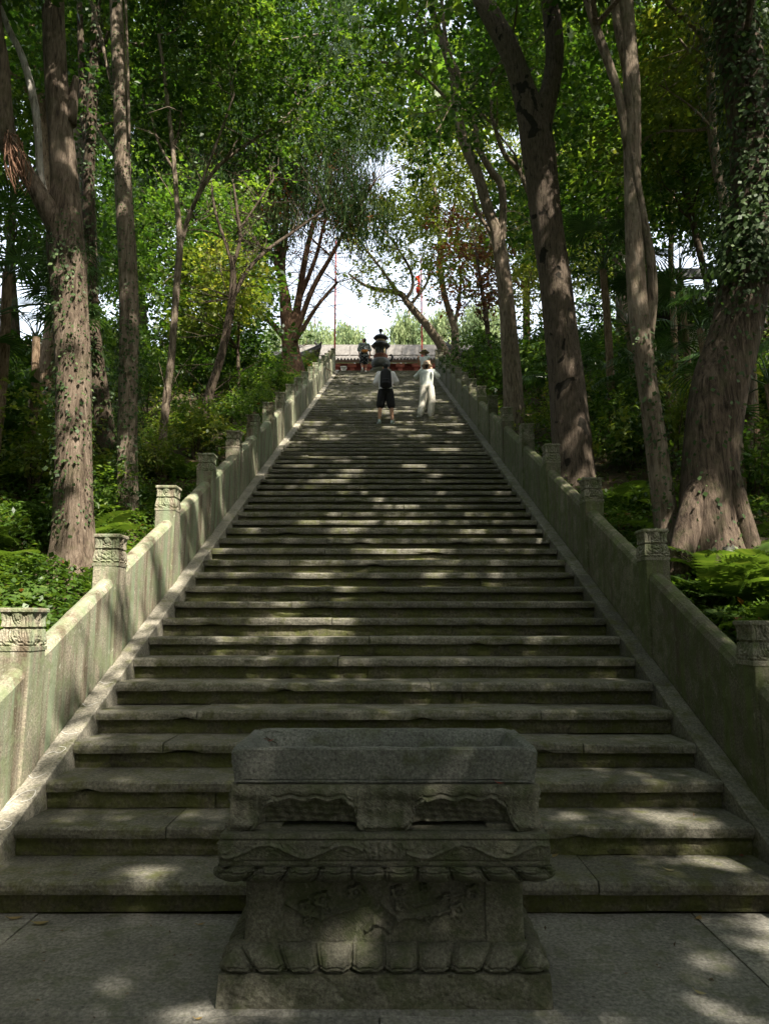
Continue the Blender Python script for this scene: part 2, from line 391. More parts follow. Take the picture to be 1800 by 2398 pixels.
# ------------------------------------------------------------------ the flight of steps
stairs = empty('stone_steps', (0, D0, 0)); tag(stairs, 'long straight flight of mossy stone steps climbing through the wood', 'steps', kind='structure')
def step_piece(name, x0, x1, y0, y1, z0, z1, mat, rough, seg, lip=.0):
    n = max(2, int((x1 - x0) / seg)); X = np.linspace(x0, x1, n + 1)
    def nz(a): 
        r = rng.normal(size=n + 1); r = np.convolve(r, [.25, .5, .25], 'same') + .5 * rng.normal(size=n + 1); return r * a
    chip = np.where(rng.random(n + 1) < .05, rng.random(n + 1) * .022, 0) if lip else 0 * X
    w = .002 * np.sin(X * rng.uniform(.8, 2) + rng.uniform(0, 6)) 
    prof = [(y0 + .006 + chip + nz(rough), z0 + chip * .8 + nz(rough * .6)), (y0 + nz(rough), lerp(z0, z1, .35) + 0*X), (y0 + nz(rough), lerp(z0, z1, .75) + 0*X),
            (y0 + .008 + np.abs(nz(rough * .7)), z1 - .005 + w * .5 + nz(.0012)), (y0 + .03 + 0*X, z1 + w * .5 + nz(.001)), (y1 + 0*X, z1 + 0*X), (y1 + 0*X, z0 + 0*X)]
    rows = [np.stack([X, p[0], p[1]], -1) for p in prof]
    b = MB(); b.grid(np.stack(rows), flip=True)
    k = len(prof)
    for e in (0, -1):
        q = [r[e] for r in rows]; b.add(q, [tuple(range(k)) if e else tuple(range(k))[::-1]])
    return b.build(name, mat, stairs)
for k in range(1, NST + 1):
    yn = D0 + (k - 1) * T; zt = k * RIS; zb = zt - .068
    seg = .09 if k < 10 else .14 if k < 24 else .3
    rg_ = .0026 if k < 24 else .004
    j = [-HW] + sorted(rng.uniform(-1.6, 1.6, 1 if rng.random() < .55 else 2)) + [HW]
    if k == 1: j = [-HW - .42, -.62, 1.15, HW + .30]
    if k == 2: j = [-HW, -1.3, .78, HW]
    if k == 3: j = [-HW, -.93, .9, HW]
    dy = rng.normal() * .004
    for a, b_ in zip(j[:-1], j[1:]):
        if b_ - a < .25: continue
        step_piece('tread_slab', a + .004, b_ - .004, yn + dy + rng.normal() * .003, yn + T + .06, zb, zt + rng.normal() * .0035, M['tread'], rg_, seg, 1)
    j = [-HW, rng.uniform(-1.3, 1.3), HW] if k > 1 else [-HW - .40, 1.42, HW + .28]
    for a, b_ in zip(j[:-1], j[1:]):
        step_piece('riser_block', a + .002, b_ - .002, yn + .048 + rng.normal() * .005, yn + .26, zt - RIS + .004, zb - .002, M['riser'], rg_ * 1.5, seg)
b = MB()
ya, yb = D0 + .15, YTOP + .25
V = [(s * 2.34, y, z) for s in (-1, 1) for y, z in ((ya, -.1), (yb, -.1), (yb, nose(yb) - .30), (ya, nose(ya) - .30))]
b.add(V, [(3,2,1,0), (4,5,6,7), (0,1,5,4), (1,2,6,5), (2,3,7,6), (3,0,4,7)]); b.build('rubble_core', M['core'], stairs)
def sloped(name, mat, parent, xin, xout, y0, y1, top, bot, side, n=6, jit=.002, arc=0.0):
    b = MB(); Y = np.linspace(y0, y1, n + 1); lo, hi = sorted((side * xin, side * xout))
    xsn = np.linspace(0, 1, 7) if arc else np.array([0, .06, .94, 1])
    cs = [(lo, bot)] + [(lerp(lo, hi, q), top + (arc * math.sqrt(max(0, 1 - (2*q - 1)**2)) if arc else (0 if .01 < q < .99 else -.008))) for q in xsn] + [(hi, bot)]
    rows = []
    for y in Y:
        o = rng.normal() * jit
        rows.append([(x + rng.normal() * jit * .6, y, nose(y) + z + o) for x, z in cs])
    b.grid(rows)
    m = len(cs)
    for e in (0, -1): b.add(rows[e], [tuple(range(m)) if not e else tuple(range(m))[::-1]])
    return b.build(name, mat, parent)
for s in (-1, 1):
    y = D0 - T + .03
    while y < YTOP:
        y2 = min(y + rng.uniform(2.0, 2.8), YTOP + .05)
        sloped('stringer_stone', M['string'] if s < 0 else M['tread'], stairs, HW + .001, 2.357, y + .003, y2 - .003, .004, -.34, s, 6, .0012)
        y = y2
# chalk scribbles on the stringer and wall foot beside it
def scribble(pts, w=.005):
    P = np.array(pts, float); P, r = catmull(P, np.full(len(P), w), 4)
    b = MB(); L = []
    for i in range(len(P)):
        t = P[min(i + 1, len(P) - 1)] - P[max(i - 1, 0)]; t /= np.linalg.norm(t); nn = np.array([-t[1], t[0]])
        L.append([P[i] + nn * w / 2, P[i] - nn * w / 2])
    rows = [[(q[0], q[1], nose(q[1]) + .0085) for q in pr] for pr in L]
    b.grid(rows); b.build('chalk_mark', M['chalk'], stairs)
for cy_, sh in ((4.62, 0), (4.83, 1), (5.08, 2), (5.30, 3), (5.62, 1), (5.95, 3), (4.40, 2), (4.22, 1)):
    x0 = -2.345
    S = {0: [(0,.0),(.05,.10),(.12,.12),(.13,.05),(.08,.02)], 1: [(.0,.05),(.05,.02),(.11,.07)], 2: [(.01,.0),(.05,.03),(.10,.02),(.12,.07),(.06,.09)], 3: [(0,.03),(.06,.0),(.12,.02)]}[sh]
    scribble([(x0 + a, cy_ + c) for a, c in S])

# ------------------------------------------------------------------ balustrades
def groove(d, w, a): return -a * np.exp(-(d / w) ** 2)
def cap_relief(design, u, v):
    r = np.zeros_like(u)
    au = np.abs(u)
    if design == 'chevron':
        disc = np.sqrt((u / .30) ** 2 + ((v - .80) / .13) ** 2)
        r += .006 * np.clip(1.15 - disc, 0, .5) + groove(np.where(v < .86, (disc - 1) * .10, 1), .016, .011)
        for c in (.60, .46, .32, .19):
            r += groove(np.where(au < .42, v - (c + .17 * au), 1), .018, .012)
        r += groove(np.where((v > .12) & (v < .9), au - .42, 1), .045, .009)
        q = np.sqrt(((au - 1.05) / .5) ** 2 + ((v - .62) / .42) ** 2); r += groove(np.where((au > .44) & (v > .54) & (v < .92), (q - .8) * .3, 1), .02, .010)
        q = np.sqrt(((au - .42) / .5) ** 2 + ((v - .52) / .36) ** 2); r += groove(np.where((au > .44) & (v > .12) & (v < .5), (q - .75) * .3, 1), .02, .010)
        q = np.sqrt(((au - .42) / .7) ** 2 + ((v - .52) / .4) ** 2); r += groove(np.where((au > .44) & (v > .12) & (v < .5), (q - .9) * .3, 1), .018, .009)
    else:
        for rx, ry, cx in ((.22, .26, 0), (.42, .34, 0)):
            q = np.sqrt(((u - cx) / rx) ** 2 + ((v - .93) / ry) ** 2); r += groove(np.where((v > .55) & (v < .92), (q - 1) * .2, 1), .022, .011)
        for rx, ry in ((.20, .20), (.36, .30), (.52, .36)):
            q = np.sqrt((u / rx) ** 2 + ((v - .50) / ry) ** 2); r += groove(np.where((v > .12) & (v < .52), (q - 1) * .2, 1), .022, .011)
        for c in (.62, .86):
            r += groove(np.where(v < .9, au - c - .12 * np.sin(v * 7), 1), .05, .007)
    r += groove(np.where(v < .5, v - (.16 + .035 * np.abs(np.sin(u * 5.2))), 1), .014, .012)
    r += .004 * np.cos(u * 6) * ((v > .56) & (v < .88))
    return r
def cap_hw(v):
    P = [(0, .114), (.095, .115), (.10, .102), (.13, .104), (.16, .114), (.30, .110), (.49, .101), (.505, .090), (.545, .090), (.56, .103), (.70, .099), (.84, .104), (.89, .108), (.905, .115), (.985, .116), (1, .111)]
    return np.interp(v, [p[0] for p in P], [p[1] for p in P])
def cap_mesh(design):
    CH = .285; b = MB()
    u1 = np.linspace(-1, 1, 25); v1 = np.array(sorted(set(np.round(np.concatenate([np.linspace(0, 1, 27), [.095, .10, .49, .505, .545, .56, .89, .905]]), 4))))
    U, Vv = np.meshgrid(u1, v1, indexing='ij'); h = cap_hw(Vv)
    rel = cap_relief(design, U, Vv) * (1 - U ** 10) * ((Vv > .11) & (Vv < .9)) + rng.normal(size=U.shape) * .0007
    x = U * h; y = -(h + rel * (1 - U ** 10)); z = Vv * CH
    for k in range(4):
        c, s = math.cos(k * math.pi / 2), math.sin(k * math.pi / 2)
        b.grid(np.stack([x * c - y * s, x * s + y * c, z], -1), flip=True)
    e = .111; b.add([(-e, -e, CH), (e, -e, CH), (e, e, CH), (-e, e, CH)], [(0, 1, 2, 3)])
    me = bpy.data.meshes.new('lotus_capital'); me.from_pydata(np.concatenate(b.v).tolist(), [], b.f); return me
def balustrade(side, fronts, mat, capmat, label, first):
    root = empty('balustrade', (side * 2.45, 3.2, 0)); tag(root, label, 'balustrade', 'balustrades flanking the steps')
    caps = [cap_mesh('chevron'), cap_mesh('tulip')]
    for c in caps: c.materials.append(capmat)
    for i, y in enumerate(fronts):
        zt = nose(y) + .865; zb = max(nose(y) - .35, -.1); x0 = side * 2.45; w = .11
        b = MB(); bev = .008; rows = []
        ring = [(-w+bev,-w),(w-bev,-w),(w,-w+bev),(w,w-bev),(w-bev,w),(-w+bev,w),(-w,w-bev),(-w,-w+bev)]
        for z in np.linspace(zb, zt, 6): rows.append([(x0 + a + rng.normal()*.0012, y + .11 + c + rng.normal()*.0012, z) for a, c in ring])
        rows = [r + [r[0]] for r in rows]; b.grid(rows, flip=True); b.add(rows[-1][:-1], [tuple(range(8))])
        p = b.build('post', mat, root, loc=(x0, y + .11, zb))
        c = link('capital', caps[(i + first) % 2], None, p, (x0, y + .11, zt + .001)); c.rotation_euler = (0, 0, math.pi / 2 * int(rng.integers(4)))
        if i + 1 < len(fronts):
            sloped('panel', mat, root, 2.36, 2.512, y + .2195, fronts[i+1] + .0005, .70, -.33, side, 8, .0018, .055)
    return root
FL = [3.18, 4.77, 6.22, 7.82, 9.47, 11.13, 12.74]
while FL[-1] + 1.62 < YTOP - .2: FL.append(FL[-1] + 1.62)
FR = [2.86, 4.59, 6.355, 8.165, 10.08, 11.78, 13.65, 15.42]
while FR[-1] + 1.75 < YTOP - .2: FR.append(FR[-1] + 1.75)
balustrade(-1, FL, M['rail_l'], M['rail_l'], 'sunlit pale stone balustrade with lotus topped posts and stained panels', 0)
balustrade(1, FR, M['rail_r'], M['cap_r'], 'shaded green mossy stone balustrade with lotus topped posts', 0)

# ------------------------------------------------------------------ pedestal and trough before the steps
PC = (0.0, 3.50)
def relief_box(name, hw, hd, z0, z1, off, relief, parent, mat, den=55, nv=14, jit=.0015, top=True):
    """four faces of a block whose profile swells by off(v) and carries relief(s, v, face) outward"""
    b = MB(); v1 = np.linspace(0, 1, nv)
    for face in range(4):
        L = hw if face % 2 == 0 else hd; D = hd if face % 2 == 0 else hw
        u1 = np.linspace(-1, 1, max(8, int(2 * L * den))); U, Vv = np.meshgrid(u1, v1, indexing='ij')
        o = off(Vv); rel = relief(U * (L + o), Vv, face) if relief else 0 * U
        rel = (rel + rng.normal(size=U.shape) * jit) * (1 - np.abs(U) ** 40)
        s = U * (L + o); n = -(D + o + rel); z = z0 + (z1 - z0) * Vv
        c, sn = math.cos(face * math.pi / 2), math.sin(face * math.pi / 2)
        b.grid(np.stack([PC[0] + s * c - n * sn, PC[1] + s * sn + n * c, z], -1), flip=True)
    if top:
        for v, zz in ((1., z1), (0., z0)):
            o = float(off(np.array([v]))[0]); x, y = hw + o, hd + o
            b.add([(PC[0]-x, PC[1]-y, zz), (PC[0]+x, PC[1]-y, zz), (PC[0]+x, PC[1]+y, zz), (PC[0]-x, PC[1]+y, zz)], [(0,1,2,3) if v else (3,2,1,0)])
    return b.build(name, mat, parent)
ped = empty('pedestal', (PC[0], PC[1], 0)); tag(ped, 'carved mossy stone pedestal on the paving before the steps', 'pedestal')
zero = lambda v: 0 * v
relief_box('plinth', .688, .338, 0, .128, lambda v: -.006 * v, lambda s, v, f: -.004 * np.exp(-((v - .93) / .05) ** 2) + .004 * np.sin(s * 23 + f) * np.sin(v * 7), ped, M['ped'], 45, 9, .0015)
def petals(w, up):
    def rel(s, v, f):
        vv = v if up else 1 - v
        sl = s - .10 * np.sign(s) * np.clip((np.abs(s) - .15) / .5, 0, 1) * (vv - .3)      # petals lean towards the corners
        ph = (sl / w) % 1 - .5
        r = .022 * np.cos(ph * math.pi) ** .7 - .018 * np.exp(-((np.abs(ph) - .5) * w / .006) ** 2) - .008 * np.exp(-((np.abs(ph) - .38) * w / .004) ** 2)
        lob = .14 + .10 * np.abs(np.cos(ph * 2 * math.pi)) ** .6 - .05
        r += np.where(vv < lob, -.014, 0) + np.where(vv > lob, -.011 * np.exp(-((vv - lob - .10) / .035) ** 2), 0)
        return r
    return rel
relief_box('lotus_base', .585, .235, .129, .220, lambda v: .088 * np.sqrt(np.clip(1 - (np.clip(v - .12, 0, 1) / .88) ** 2, 0, 1)) - .012 * (v < .1), petals(.137, True), ped, M['ped'], 200, 34, .0005)
BL = [(545,850,38),(690,820,40),(480,885,36),(488,950,26),(870,820,34),(985,800,24),(1190,820,38),(1125,900,40),(1000,935,24),(880,880,30),(1080,845,26),(560,905,24)]
BR = [(395,870),(470,915),(545,935),(620,905),(680,890)], [(835,990),(870,935),(960,930),(1040,915),(1120,890)], [(835,990),(770,945),(735,985)], [(940,880),(1050,850),(1180,820)], [(545,935),(545,850)], [(870,935),(800,870)]
def waist(s, v, f):
    r = 0 * s
    if f % 2 == 0:
        sg = s if f == 0 else -s
        r += np.where(np.abs(s) > .43, .010, 0)
        X = 812 + s * 1000; Y = 1040 - v * 290
        for path in BR:
            for (xa, ya), (xb, yb) in zip(path[:-1], path[1:]):
                t = np.clip(((X-xa)*(xb-xa) + (Y-ya)*(yb-ya)) / ((xb-xa)**2 + (yb-ya)**2), 0, 1)
                d = np.hypot(X - xa - t*(xb-xa), Y - ya - t*(yb-ya)); r += .017 * np.exp(-(d / 9) ** 2)
        for cx, cy, rr in BL:
            d = np.hypot(X - cx, Y - cy); a = np.arctan2(Y - cy, X - cx)
            e = rr * (.66 + .34 * np.abs(np.cos(2.5 * a)))
            r = np.maximum(r, np.where(d < e, .020 - .014 * np.exp(-((d - rr * .3) / 5) ** 2), 0))
        tri = np.maximum(0, 1 - np.abs(X - 765) / (12 + (Y - 940) * .9)) * (Y > 945); r += .012 * np.clip(tri * 2, 0, 1)
    else: r += np.where(np.abs(s) > .17, .008, 0)
    return r
relief_box('waist', .588, .240, .216, .478, lambda v: .012 * (v - .5) ** 2, waist, ped, M['ped'], 170, 52, .0005)
relief_box('upper_lotus', .600, .250, .470, .548, lambda v: .100 * np.sqrt(np.clip(1 - ((v - .75) / .76) ** 2, 0, 1)) + .0, petals(.137, False), ped, M['ped'], 200, 26, .0005)
def vine(s, v, f):
    r = groove(v - .14, .03, .006) + groove(v - .80, .03, .006) + np.where(v > .84, .003, 0)
    c = .47 + .20 * np.sin(s * 2 * math.pi / .33 + 1.57 * np.sign(s)); r += .011 * np.exp(-((v - c) / .055) ** 2) * (np.abs(s) > .09)
    for k in range(6): r += .004 * np.exp(-((v - c - (.24 - .1 * (k % 2)) * np.cos(s * 2 * math.pi / .33 + 1.5 + k)) / .05) ** 2) * (np.sin(s * 60 + k) > .2)
    r += np.where(np.abs(s) < .085, .006 * np.abs(np.sin(s * 130 * (1.1 - .5 * v))) * (v > .2) * (v < .78), 0)
    return r
relief_box('carved_slab', .690, .338, .550, .676, lambda v: .006 * np.sin(v * math.pi) - .02 * np.clip(v - .9, 0, 1), vine, ped, M['ped'], 190, 36, .0005)
tro = empty('stone_trough', (PC[0], PC[1], .677)); tag(tro, 'weathered rectangular stone trough on scrolled feet standing on the carved pedestal', 'trough')
def legs(s, v, f):
    z = .679 + v * .186; a = np.abs(s)
    if f % 2: a = a * .66 / .33; a = np.where(a < .15, .3, a)
    zb = np.interp(a, [0, .085, .115, .135, .17, .48, .52, .545, .575, .7], [.66, .66, .695, .765, .795, .795, .765, .695, .66, .66]) + .006 * np.sin(s * 58) * ((a > .17) & (a < .49))
    foot = (a < .12) | (a > .545)
    r = np.where(z > zb, 0, .005 * np.sin(s * 47 + z * 90) * np.cos(s * 31 - z * 140) + .004 * np.sin(s * 120 + z * 60) - .018 - .042 * np.clip((zb - z) / .08, 0, 1) - .16 * (z < .700))
    r += np.where(foot & (z > zb), .026 * np.clip((.76 - z) / .07, 0, 1) * np.exp(-((z - .705) / .03) ** 2) + .004 * np.sin(s * 90), 0)
    r += np.where(z > zb, .008 * np.exp(-((z - zb - .010) / .006) ** 2) - .007 * np.exp(-((z - zb - .024) / .005) ** 2), 0)
    for cx in (.16, .485):
        d = np.hypot(a - cx, z - .792); r += np.where(d < .026, .016 * np.cos(d / .026 * 1.4) - .008 * np.exp(-((d - .014) / .003) ** 2), 0)
    r += .012 * np.sin(np.clip((z - .80) / .065, 0, 1) * math.pi) * (z > zb) + .003 * np.sin(s * 17 + z * 60)
    return r
relief_box('scrolled_frame', .663, .292, .679, .865, zero, legs, tro, M['ped'], 160, 44, .0007)
relief_box('bead_moulding', .650, .280, .866, .882, zero, lambda s, v, f: .008 * np.sin(v * math.pi) - .004, tro, M['trough'], 40, 6, .0008)
def basin():
    b = MB(); ow, od = .662, .292; iw, idp = .612, .240; n = 26
    def ring(hw_, hd_, z, j):
        P = []
        for sgn, L, D in ((0, hw_, hd_), (1, hd_, hw_), (2, hw_, hd_), (3, hd_, hw_)):
            c, s = math.cos(sgn * math.pi / 2), math.sin(sgn * math.pi / 2)
            m = n if sgn % 2 == 0 else n // 2
            for i in range(m):
                u = -1 + 2 * i / m; x, y = u * L, -D
                corner = max(0, abs(u) - .93) / .07
                P.append((PC[0] + x*c - y*s + rng.normal()*j, PC[1] + x*s + y*c + rng.normal()*j, z + rng.normal()*j - .012 * corner))
        return P
    rows = [ring(ow - .012, od - .012, .884, .001), ring(ow - .006, od - .006, .93, .001), ring(ow, od, .97, .001), ring(ow + .002, od + .002, 1.010, .0012), ring(ow - .004, od - .004, 1.018, .0012),
            ring(iw + .006, idp + .006, 1.016, .002), ring(iw - .006, idp - .006, 1.004, .002), ring(iw - .03, idp - .03, .96, .002), ring(iw - .05, idp - .05, .905, .002)]
    rows = [r + [r[0]] for r in rows]
    b.grid(rows, flip=True); b.add(rows[-1][:-1], [tuple(range(len(rows[-1]) - 1))]); b.add(rows[0][:-1], [tuple(range(len(rows[0]) - 1))[::-1]])
    b.build('basin', M['trough'], tro)
basin()

# ------------------------------------------------------------------ buildings on the terrace
def lift_roof(name, cx, cy, hx, hy, ze, rise, lift, mat, parent, th=.16, n=28):
    b = MB(); u1 = np.sign(np.linspace(-1, 1, 2*n+1)) * np.abs(np.linspace(-1, 1, 2*n+1)) ** .8
    U, V = np.meshgrid(u1, u1, indexing='ij'); m = np.maximum(np.abs(U), np.abs(V)); q = np.abs(U * V)
    Z = ze + rise * (1 - m) ** 1.35 + lift * q ** 5
    e = 1 + .10 * q ** 5
    G_ = np.stack([cx + U*hx*e, cy + V*hy*e, Z], -1)
    tile = .03 * np.abs(np.sin(np.where(np.abs(U) > np.abs(V), V * hy, U * hx) * math.pi / .26)); G_[..., 2] += tile
    b.grid(G_, flip=True); D = G_.copy(); D[..., 2] -= th; b.grid(D)
    for A, B_ in ((G_[0], D[0]), (G_[-1], D[-1]), (G_[:, 0], D[:, 0]), (G_[:, -1], D[:, -1])): b.grid(np.stack([A, B_]))
    return b.build(name, mat, parent)
def pavilion(name, label, corner_px, corner_Y, side, hx, hy, tile, zlift, rise, wallmat, ground_z):
    c = at(corner_px[0], corner_px[1], corner_Y); cx = c[0] + side * hx * 1.1; cy = corner_Y + hy * 1.1; ze = c[2] - zlift
    r = empty(name, (cx, cy, ground_z)); tag(r, label, 'pavilion')
    rf = lift_roof('roof', cx, cy, hx, hy, ze, rise, zlift, tile, r)
    b = MB(); b.box(cx - hx*.55, cx + hx*.55, cy - .10, cy + .10, ze + rise - .25, ze + rise + .12)
    rd = b.build('ridge', tile, r)
    b = MB()
    for sx in (-1, 1):
        for k, t in enumerate((.62, .74, .86, .97)):                     # ridge beasts along the hip towards the raised corner
            x, y = cx + sx*hx*t*1.03, cy - hy*t*1.03; z = ze + rise*(1-t)**1.35 + zlift*t**10
            h = .34 if k < 3 else .5
            b.tube([(x, y, z - .05), (x + sx*.05, y, z + h*.5), (x - sx*.06, y, z + h*.8), (x + sx*.04, y, z + h)], [.07, .06, .05, .02], 6, 2)
        b.tube([(cx + sx*hx*.02, cy - hy*.02, ze + rise), (cx + sx*hx*.5, cy - hy*.5, ze + rise*.42), (cx + sx*hx, cy - hy, ze + zlift*.9), (cx + sx*hx*1.1, cy - hy*1.1, ze + zlift + .12)], [.10, .10, .10, .05], 7, 3)
    b.build('hip_ornaments', tile, r)
    b = MB(); b.box(cx - hx*.72, cx + hx*.72, cy - hy*.72, cy + hy*.72, ground_z, ze + .1); b.build('wall', wallmat, r)
    for sx in (-1, 1):
        for sy in (-1, 1):
            b = MB(); b.lathe([(.14, ground_z), (.14, ze + .12)], (cx + sx*hx*.82, cy + sy*hy*.82, 0), 12); b.build('column', M['wood_dark'], r)
    b = MB(); b.box(cx - hx*.88, cx + hx*.88, cy - hy*.9, cy - hy*.8, ze - .25, ze + .02); b.build('beam', M['wood_dark'], r)
    return r
pavilion('pavilion', 'dark pavilion with an upturned tiled eave left of the terrace wall', (753, 806), 37.0, -1, 3.4, 3.0, M['tile_dark'], .62, 1.35, M['wood_dark'], ZTOP)
pavilion('pavilion', 'dark pavilion with an upturned tiled eave right of the terrace wall', (1036, 802), 37.0, 1, 3.4, 3.0, M['tile_dark'], .60, 1.5, M['wood_dark'], ZTOP)
tz = at(1600, 690, 22)[2] - 1.6
pavilion('temple_hall', 'temple hall with white plaster walls and dark tiled roof among the right hand trees', (1500, 625), 20.0, 1, 5.6, 5.0, M['tile_dark'], .9, 3.6, M['plaster'], tz - 1.0)
tw = empty('terrace_wall', (0, 41.2, ZTOP)); tag(tw, 'long maroon timber front under a pale tiled coping across the terrace', 'hall')
zr = at(900, 811, 43.2)[2]; zm = at(900, 827, 42.0)[2]; ze_ = at(900, 838.5, 40.9)[2]
X0, X1 = -6.6, 6.6
b = MB(); b.box(X0, X1, 42.9, 43.4, zm - .1, zr); b.build('ridge', M['tile_pale'], tw)
for i in range(12):
    b = MB(); x = X0 + i*1.1; b.box(x + .03, x + 1.07, 42.86, 42.895, zm + .24, zr - .10); b.build('ridge_panel', M['tile_pale'], tw)
b = MB(); b.grid([[(X0, 40.9, ze_), (X1, 40.9, ze_)], [(X0, 42.9, zm), (X1, 42.9, zm)]], flip=True); b.grid([[(X0, 40.9, ze_ - .09), (X1, 40.9, ze_ - .09)], [(X0, 42.9, zm - .09), (X1, 42.9, zm - .09)]])
b.build('roof', M['tile_purple'], tw)
b = MB(); d = MB(); n_ = int((X1 - X0) / .2)
for i in range(n_):
    x = X0 + .1 + i*.2
    b.tube([(x, 40.9, ze_ + .03), (x, 42.9, zm + .03)], [.06, .06], 6, 1)
    d.add([(x - .095, 40.895, ze_ + .07), (x + .095, 40.895, ze_ + .07), (x, 40.895, ze_ - .15), (x - .095, 40.87, ze_ + .07), (x + .095, 40.87, ze_ + .07), (x, 40.87, ze_ - .15)],
          [(0,1,2), (5,4,3), (0,3,4,1), (1,4,5,2), (2,5,3,0)])
tag(b.build('roof_tiles', M['tile_pale'], tw), kind='stuff'); tag(d.build('drip_tiles', M['tile_pale'], tw), kind='stuff')
b = MB(); b.box(X0, X1, 41.6, 41.9, ZTOP, ze_ - .05); b.build('wall', M['redwood'], tw)
for i in range(13):
    x = -5.9 + i * .98
    b = MB(); b.box(x - .13, x + .13, 41.45, 41.6 - .002, ZTOP, ze_ - .12); b.build('column', M['redwood_hi'], tw)
    for dz in (.15, .42, .75):
        b = MB(); b.box(x + .135, x + .84, 41.5, 41.598, ze_ - .2 - dz, ze_ - .13 - dz); b.build('rail', M['redwood'], tw)
    b = MB(); b.box(x - .26, x + .26, 41.25, 41.45, ze_ - .38, ze_ - .2); b.build('bracket', M['redwood_hi'], tw)
b = MB(); b.box(-2.12, -1.90, 33.3, 33.5, ZTOP, ZTOP + .42); b.box(-2.16, -1.86, 33.26, 33.54, ZTOP + .42, ZTOP + .49); b.box(-2.16, -1.86, 33.26, 33.54, ZTOP, ZTOP + .10)
tag(b.build('stone_block', M['plaster']), 'small pale square stone block at the head of the steps', 'stone block')
b = MB(); b.box(1.86, 2.04, 33.3, 33.5, ZTOP, ZTOP + .42); b.box(1.82, 2.08, 33.26, 33.54, ZTOP + .42, ZTOP + .49)
tag(b.build('stone_block', M['rail_r']), 'dull grey square stone block on the terrace beside the right balustrade end', 'stone block')
# flagpoles
def pole(px, Y, pytop, label, flag):
    p = at(px, 860, Y); t = at(px, pytop, Y)
    r = empty('flagpole', (p[0], Y, ZTOP)); tag(r, label, 'flagpole')
    b = MB(); b.tube([(p[0], Y, ZTOP), (p[0], Y, lerp(ZTOP, t[2], .5)), (p[0], Y, t[2])], [.05, .045, .035], 10, 2); b.build('pole', M['redpaint'], r)
    b = MB(); b.lathe([(.16, 0), (.16, .35), (.1, .4)], (p[0], Y, ZTOP), 12); b.build('base', M['rock'], r)
    b = MB(); b.lathe([(.05, 0), (.075, .06), (.05, .13), (.008, .2)], (p[0], Y, t[2]), 10); b.build('finial', M['brass'], r)
    if flag:
        f0 = at(px - 1, 642, Y); f1 = at(px - 1, 692, Y); rows = []
        for i in range(14):
            z = lerp(f0[2], f1[2], i / 13); rows.append([(p[0] - .06 - .26*k*(.75 + .25*math.sin(i*.8 + k)), Y + .05*math.sin(i*1.1 + k*2), z - .08*k) for k in (0, .5, 1)])
        b = MB(); b.grid(rows); R2 = [[(x, y + .006, z) for x, y, z in r_] for r_ in rows]; b.grid(R2, flip=True)
        b.build('flag', M['flag'], r)
pole(783, 36.5, 560, 'bare red flagpole above the left balustrade end', False)
pole(988, 36.9, 610, 'red flagpole with a limp red flag behind the leaning tree', True)
# censer
CX = at(891, 850, 36.0)[0]; CY = 36.2
cs = empty('incense_burner', (CX, CY, ZTOP)); tag(cs, 'tall black cast iron incense burner with two roof tiers on the terrace', 'incense burner')
sc_ = .00405; ZB = at(891, 866.5, CY)[2]
def pz(py): return ZB + (700 - py) * sc_
def ring8(a, k): return .0
def lob(a, k): return .035 * math.cos(8 * a)
b = MB(); b.lathe([(.30, 0), (.36, .06), (.44, .12), (.50, .22), (.515, .34), (.49, .46), (.43, .55), (.40, .575)], (CX, CY, ZB + .02), 40); b.build('bowl', M['iron_grey'], cs)
b = MB(); b.lathe([(.62, 0), (.62, .14), (.50, .22), (.48, ZB - ZTOP - .2), (.58, ZB - ZTOP - .1), (.58, ZB - ZTOP)], (CX, CY, ZTOP), 8); b.build('stone_stand', M['rock'], cs)
for s in (-1, 1):
    b = MB(); b.tube([(CX + s*.42, CY, pz(575)), (CX + s*.58, CY, pz(560)), (CX + s*.62, CY, pz(520)), (CX + s*.56, CY, pz(490)), (CX + s*.47, CY, pz(505))], [.05, .055, .06, .055, .04], 8, 3); b.build('handle', M['iron'], cs)
    for q in (-1, 1):
        b = MB(); b.tube([(CX + s*.30, CY + q*.28, ZB), (CX + s*.34, CY + q*.3, ZB + .08), (CX + s*.28, CY + q*.26, ZB + .2)], [.06, .08, .05], 8, 2); b.build('foot', M['iron'], cs)
b = MB(); b.lathe([(.36, 0), (.385, .03), (.375, .13), (.39, .2), (.36, .26), (.30, .29)], (CX, CY, pz(557)), 32); b.build('rust_band', M['rust'], cs)
for i in range(6):
    a = i * math.pi / 3 + .26; b = MB(); b.lathe([(.045, 0), (.04, .1), (.04, .34), (.05, .4)], (CX + .28*math.cos(a), CY + .28*math.sin(a), pz(488)), 8); b.build('column', M['brass'] if i % 2 else M['iron'], cs)
b = MB(); b.lathe([(.20, 0), (.24, .12), (.30, .24), (.30, .34)], (CX, CY, pz(478)), 24); b.build('chamber', M['iron'], cs)
b = MB(); b.lathe([(.34, 0), (.47, .09), (.50, .16), (.475, .19), (.40, .27), (.33, .33), (.26, .36)], (CX, CY, pz(400)), 40, lob); b.build('lower_roof', M['iron'], cs)
b = MB(); b.lathe([(.22, 0), (.23, .08), (.25, .12)], (CX, CY, pz(312)), 24); b.build('neck', M['brass'], cs)
b = MB(); b.lathe([(.26, 0), (.38, .08), (.40, .13), (.36, .18), (.26, .26), (.15, .31), (.08, .33)], (CX, CY, pz(285)), 40, lob); b.build('upper_roof', M['iron'], cs)
b = MB(); b.lathe([(.07, 0), (.05, .05), (.06, .09), (.10, .15), (.115, .21), (.10, .27), (.05, .30), (.015, .31)], (CX, CY, pz(200)), 20); b.build('finial', M['iron_grey'], cs)
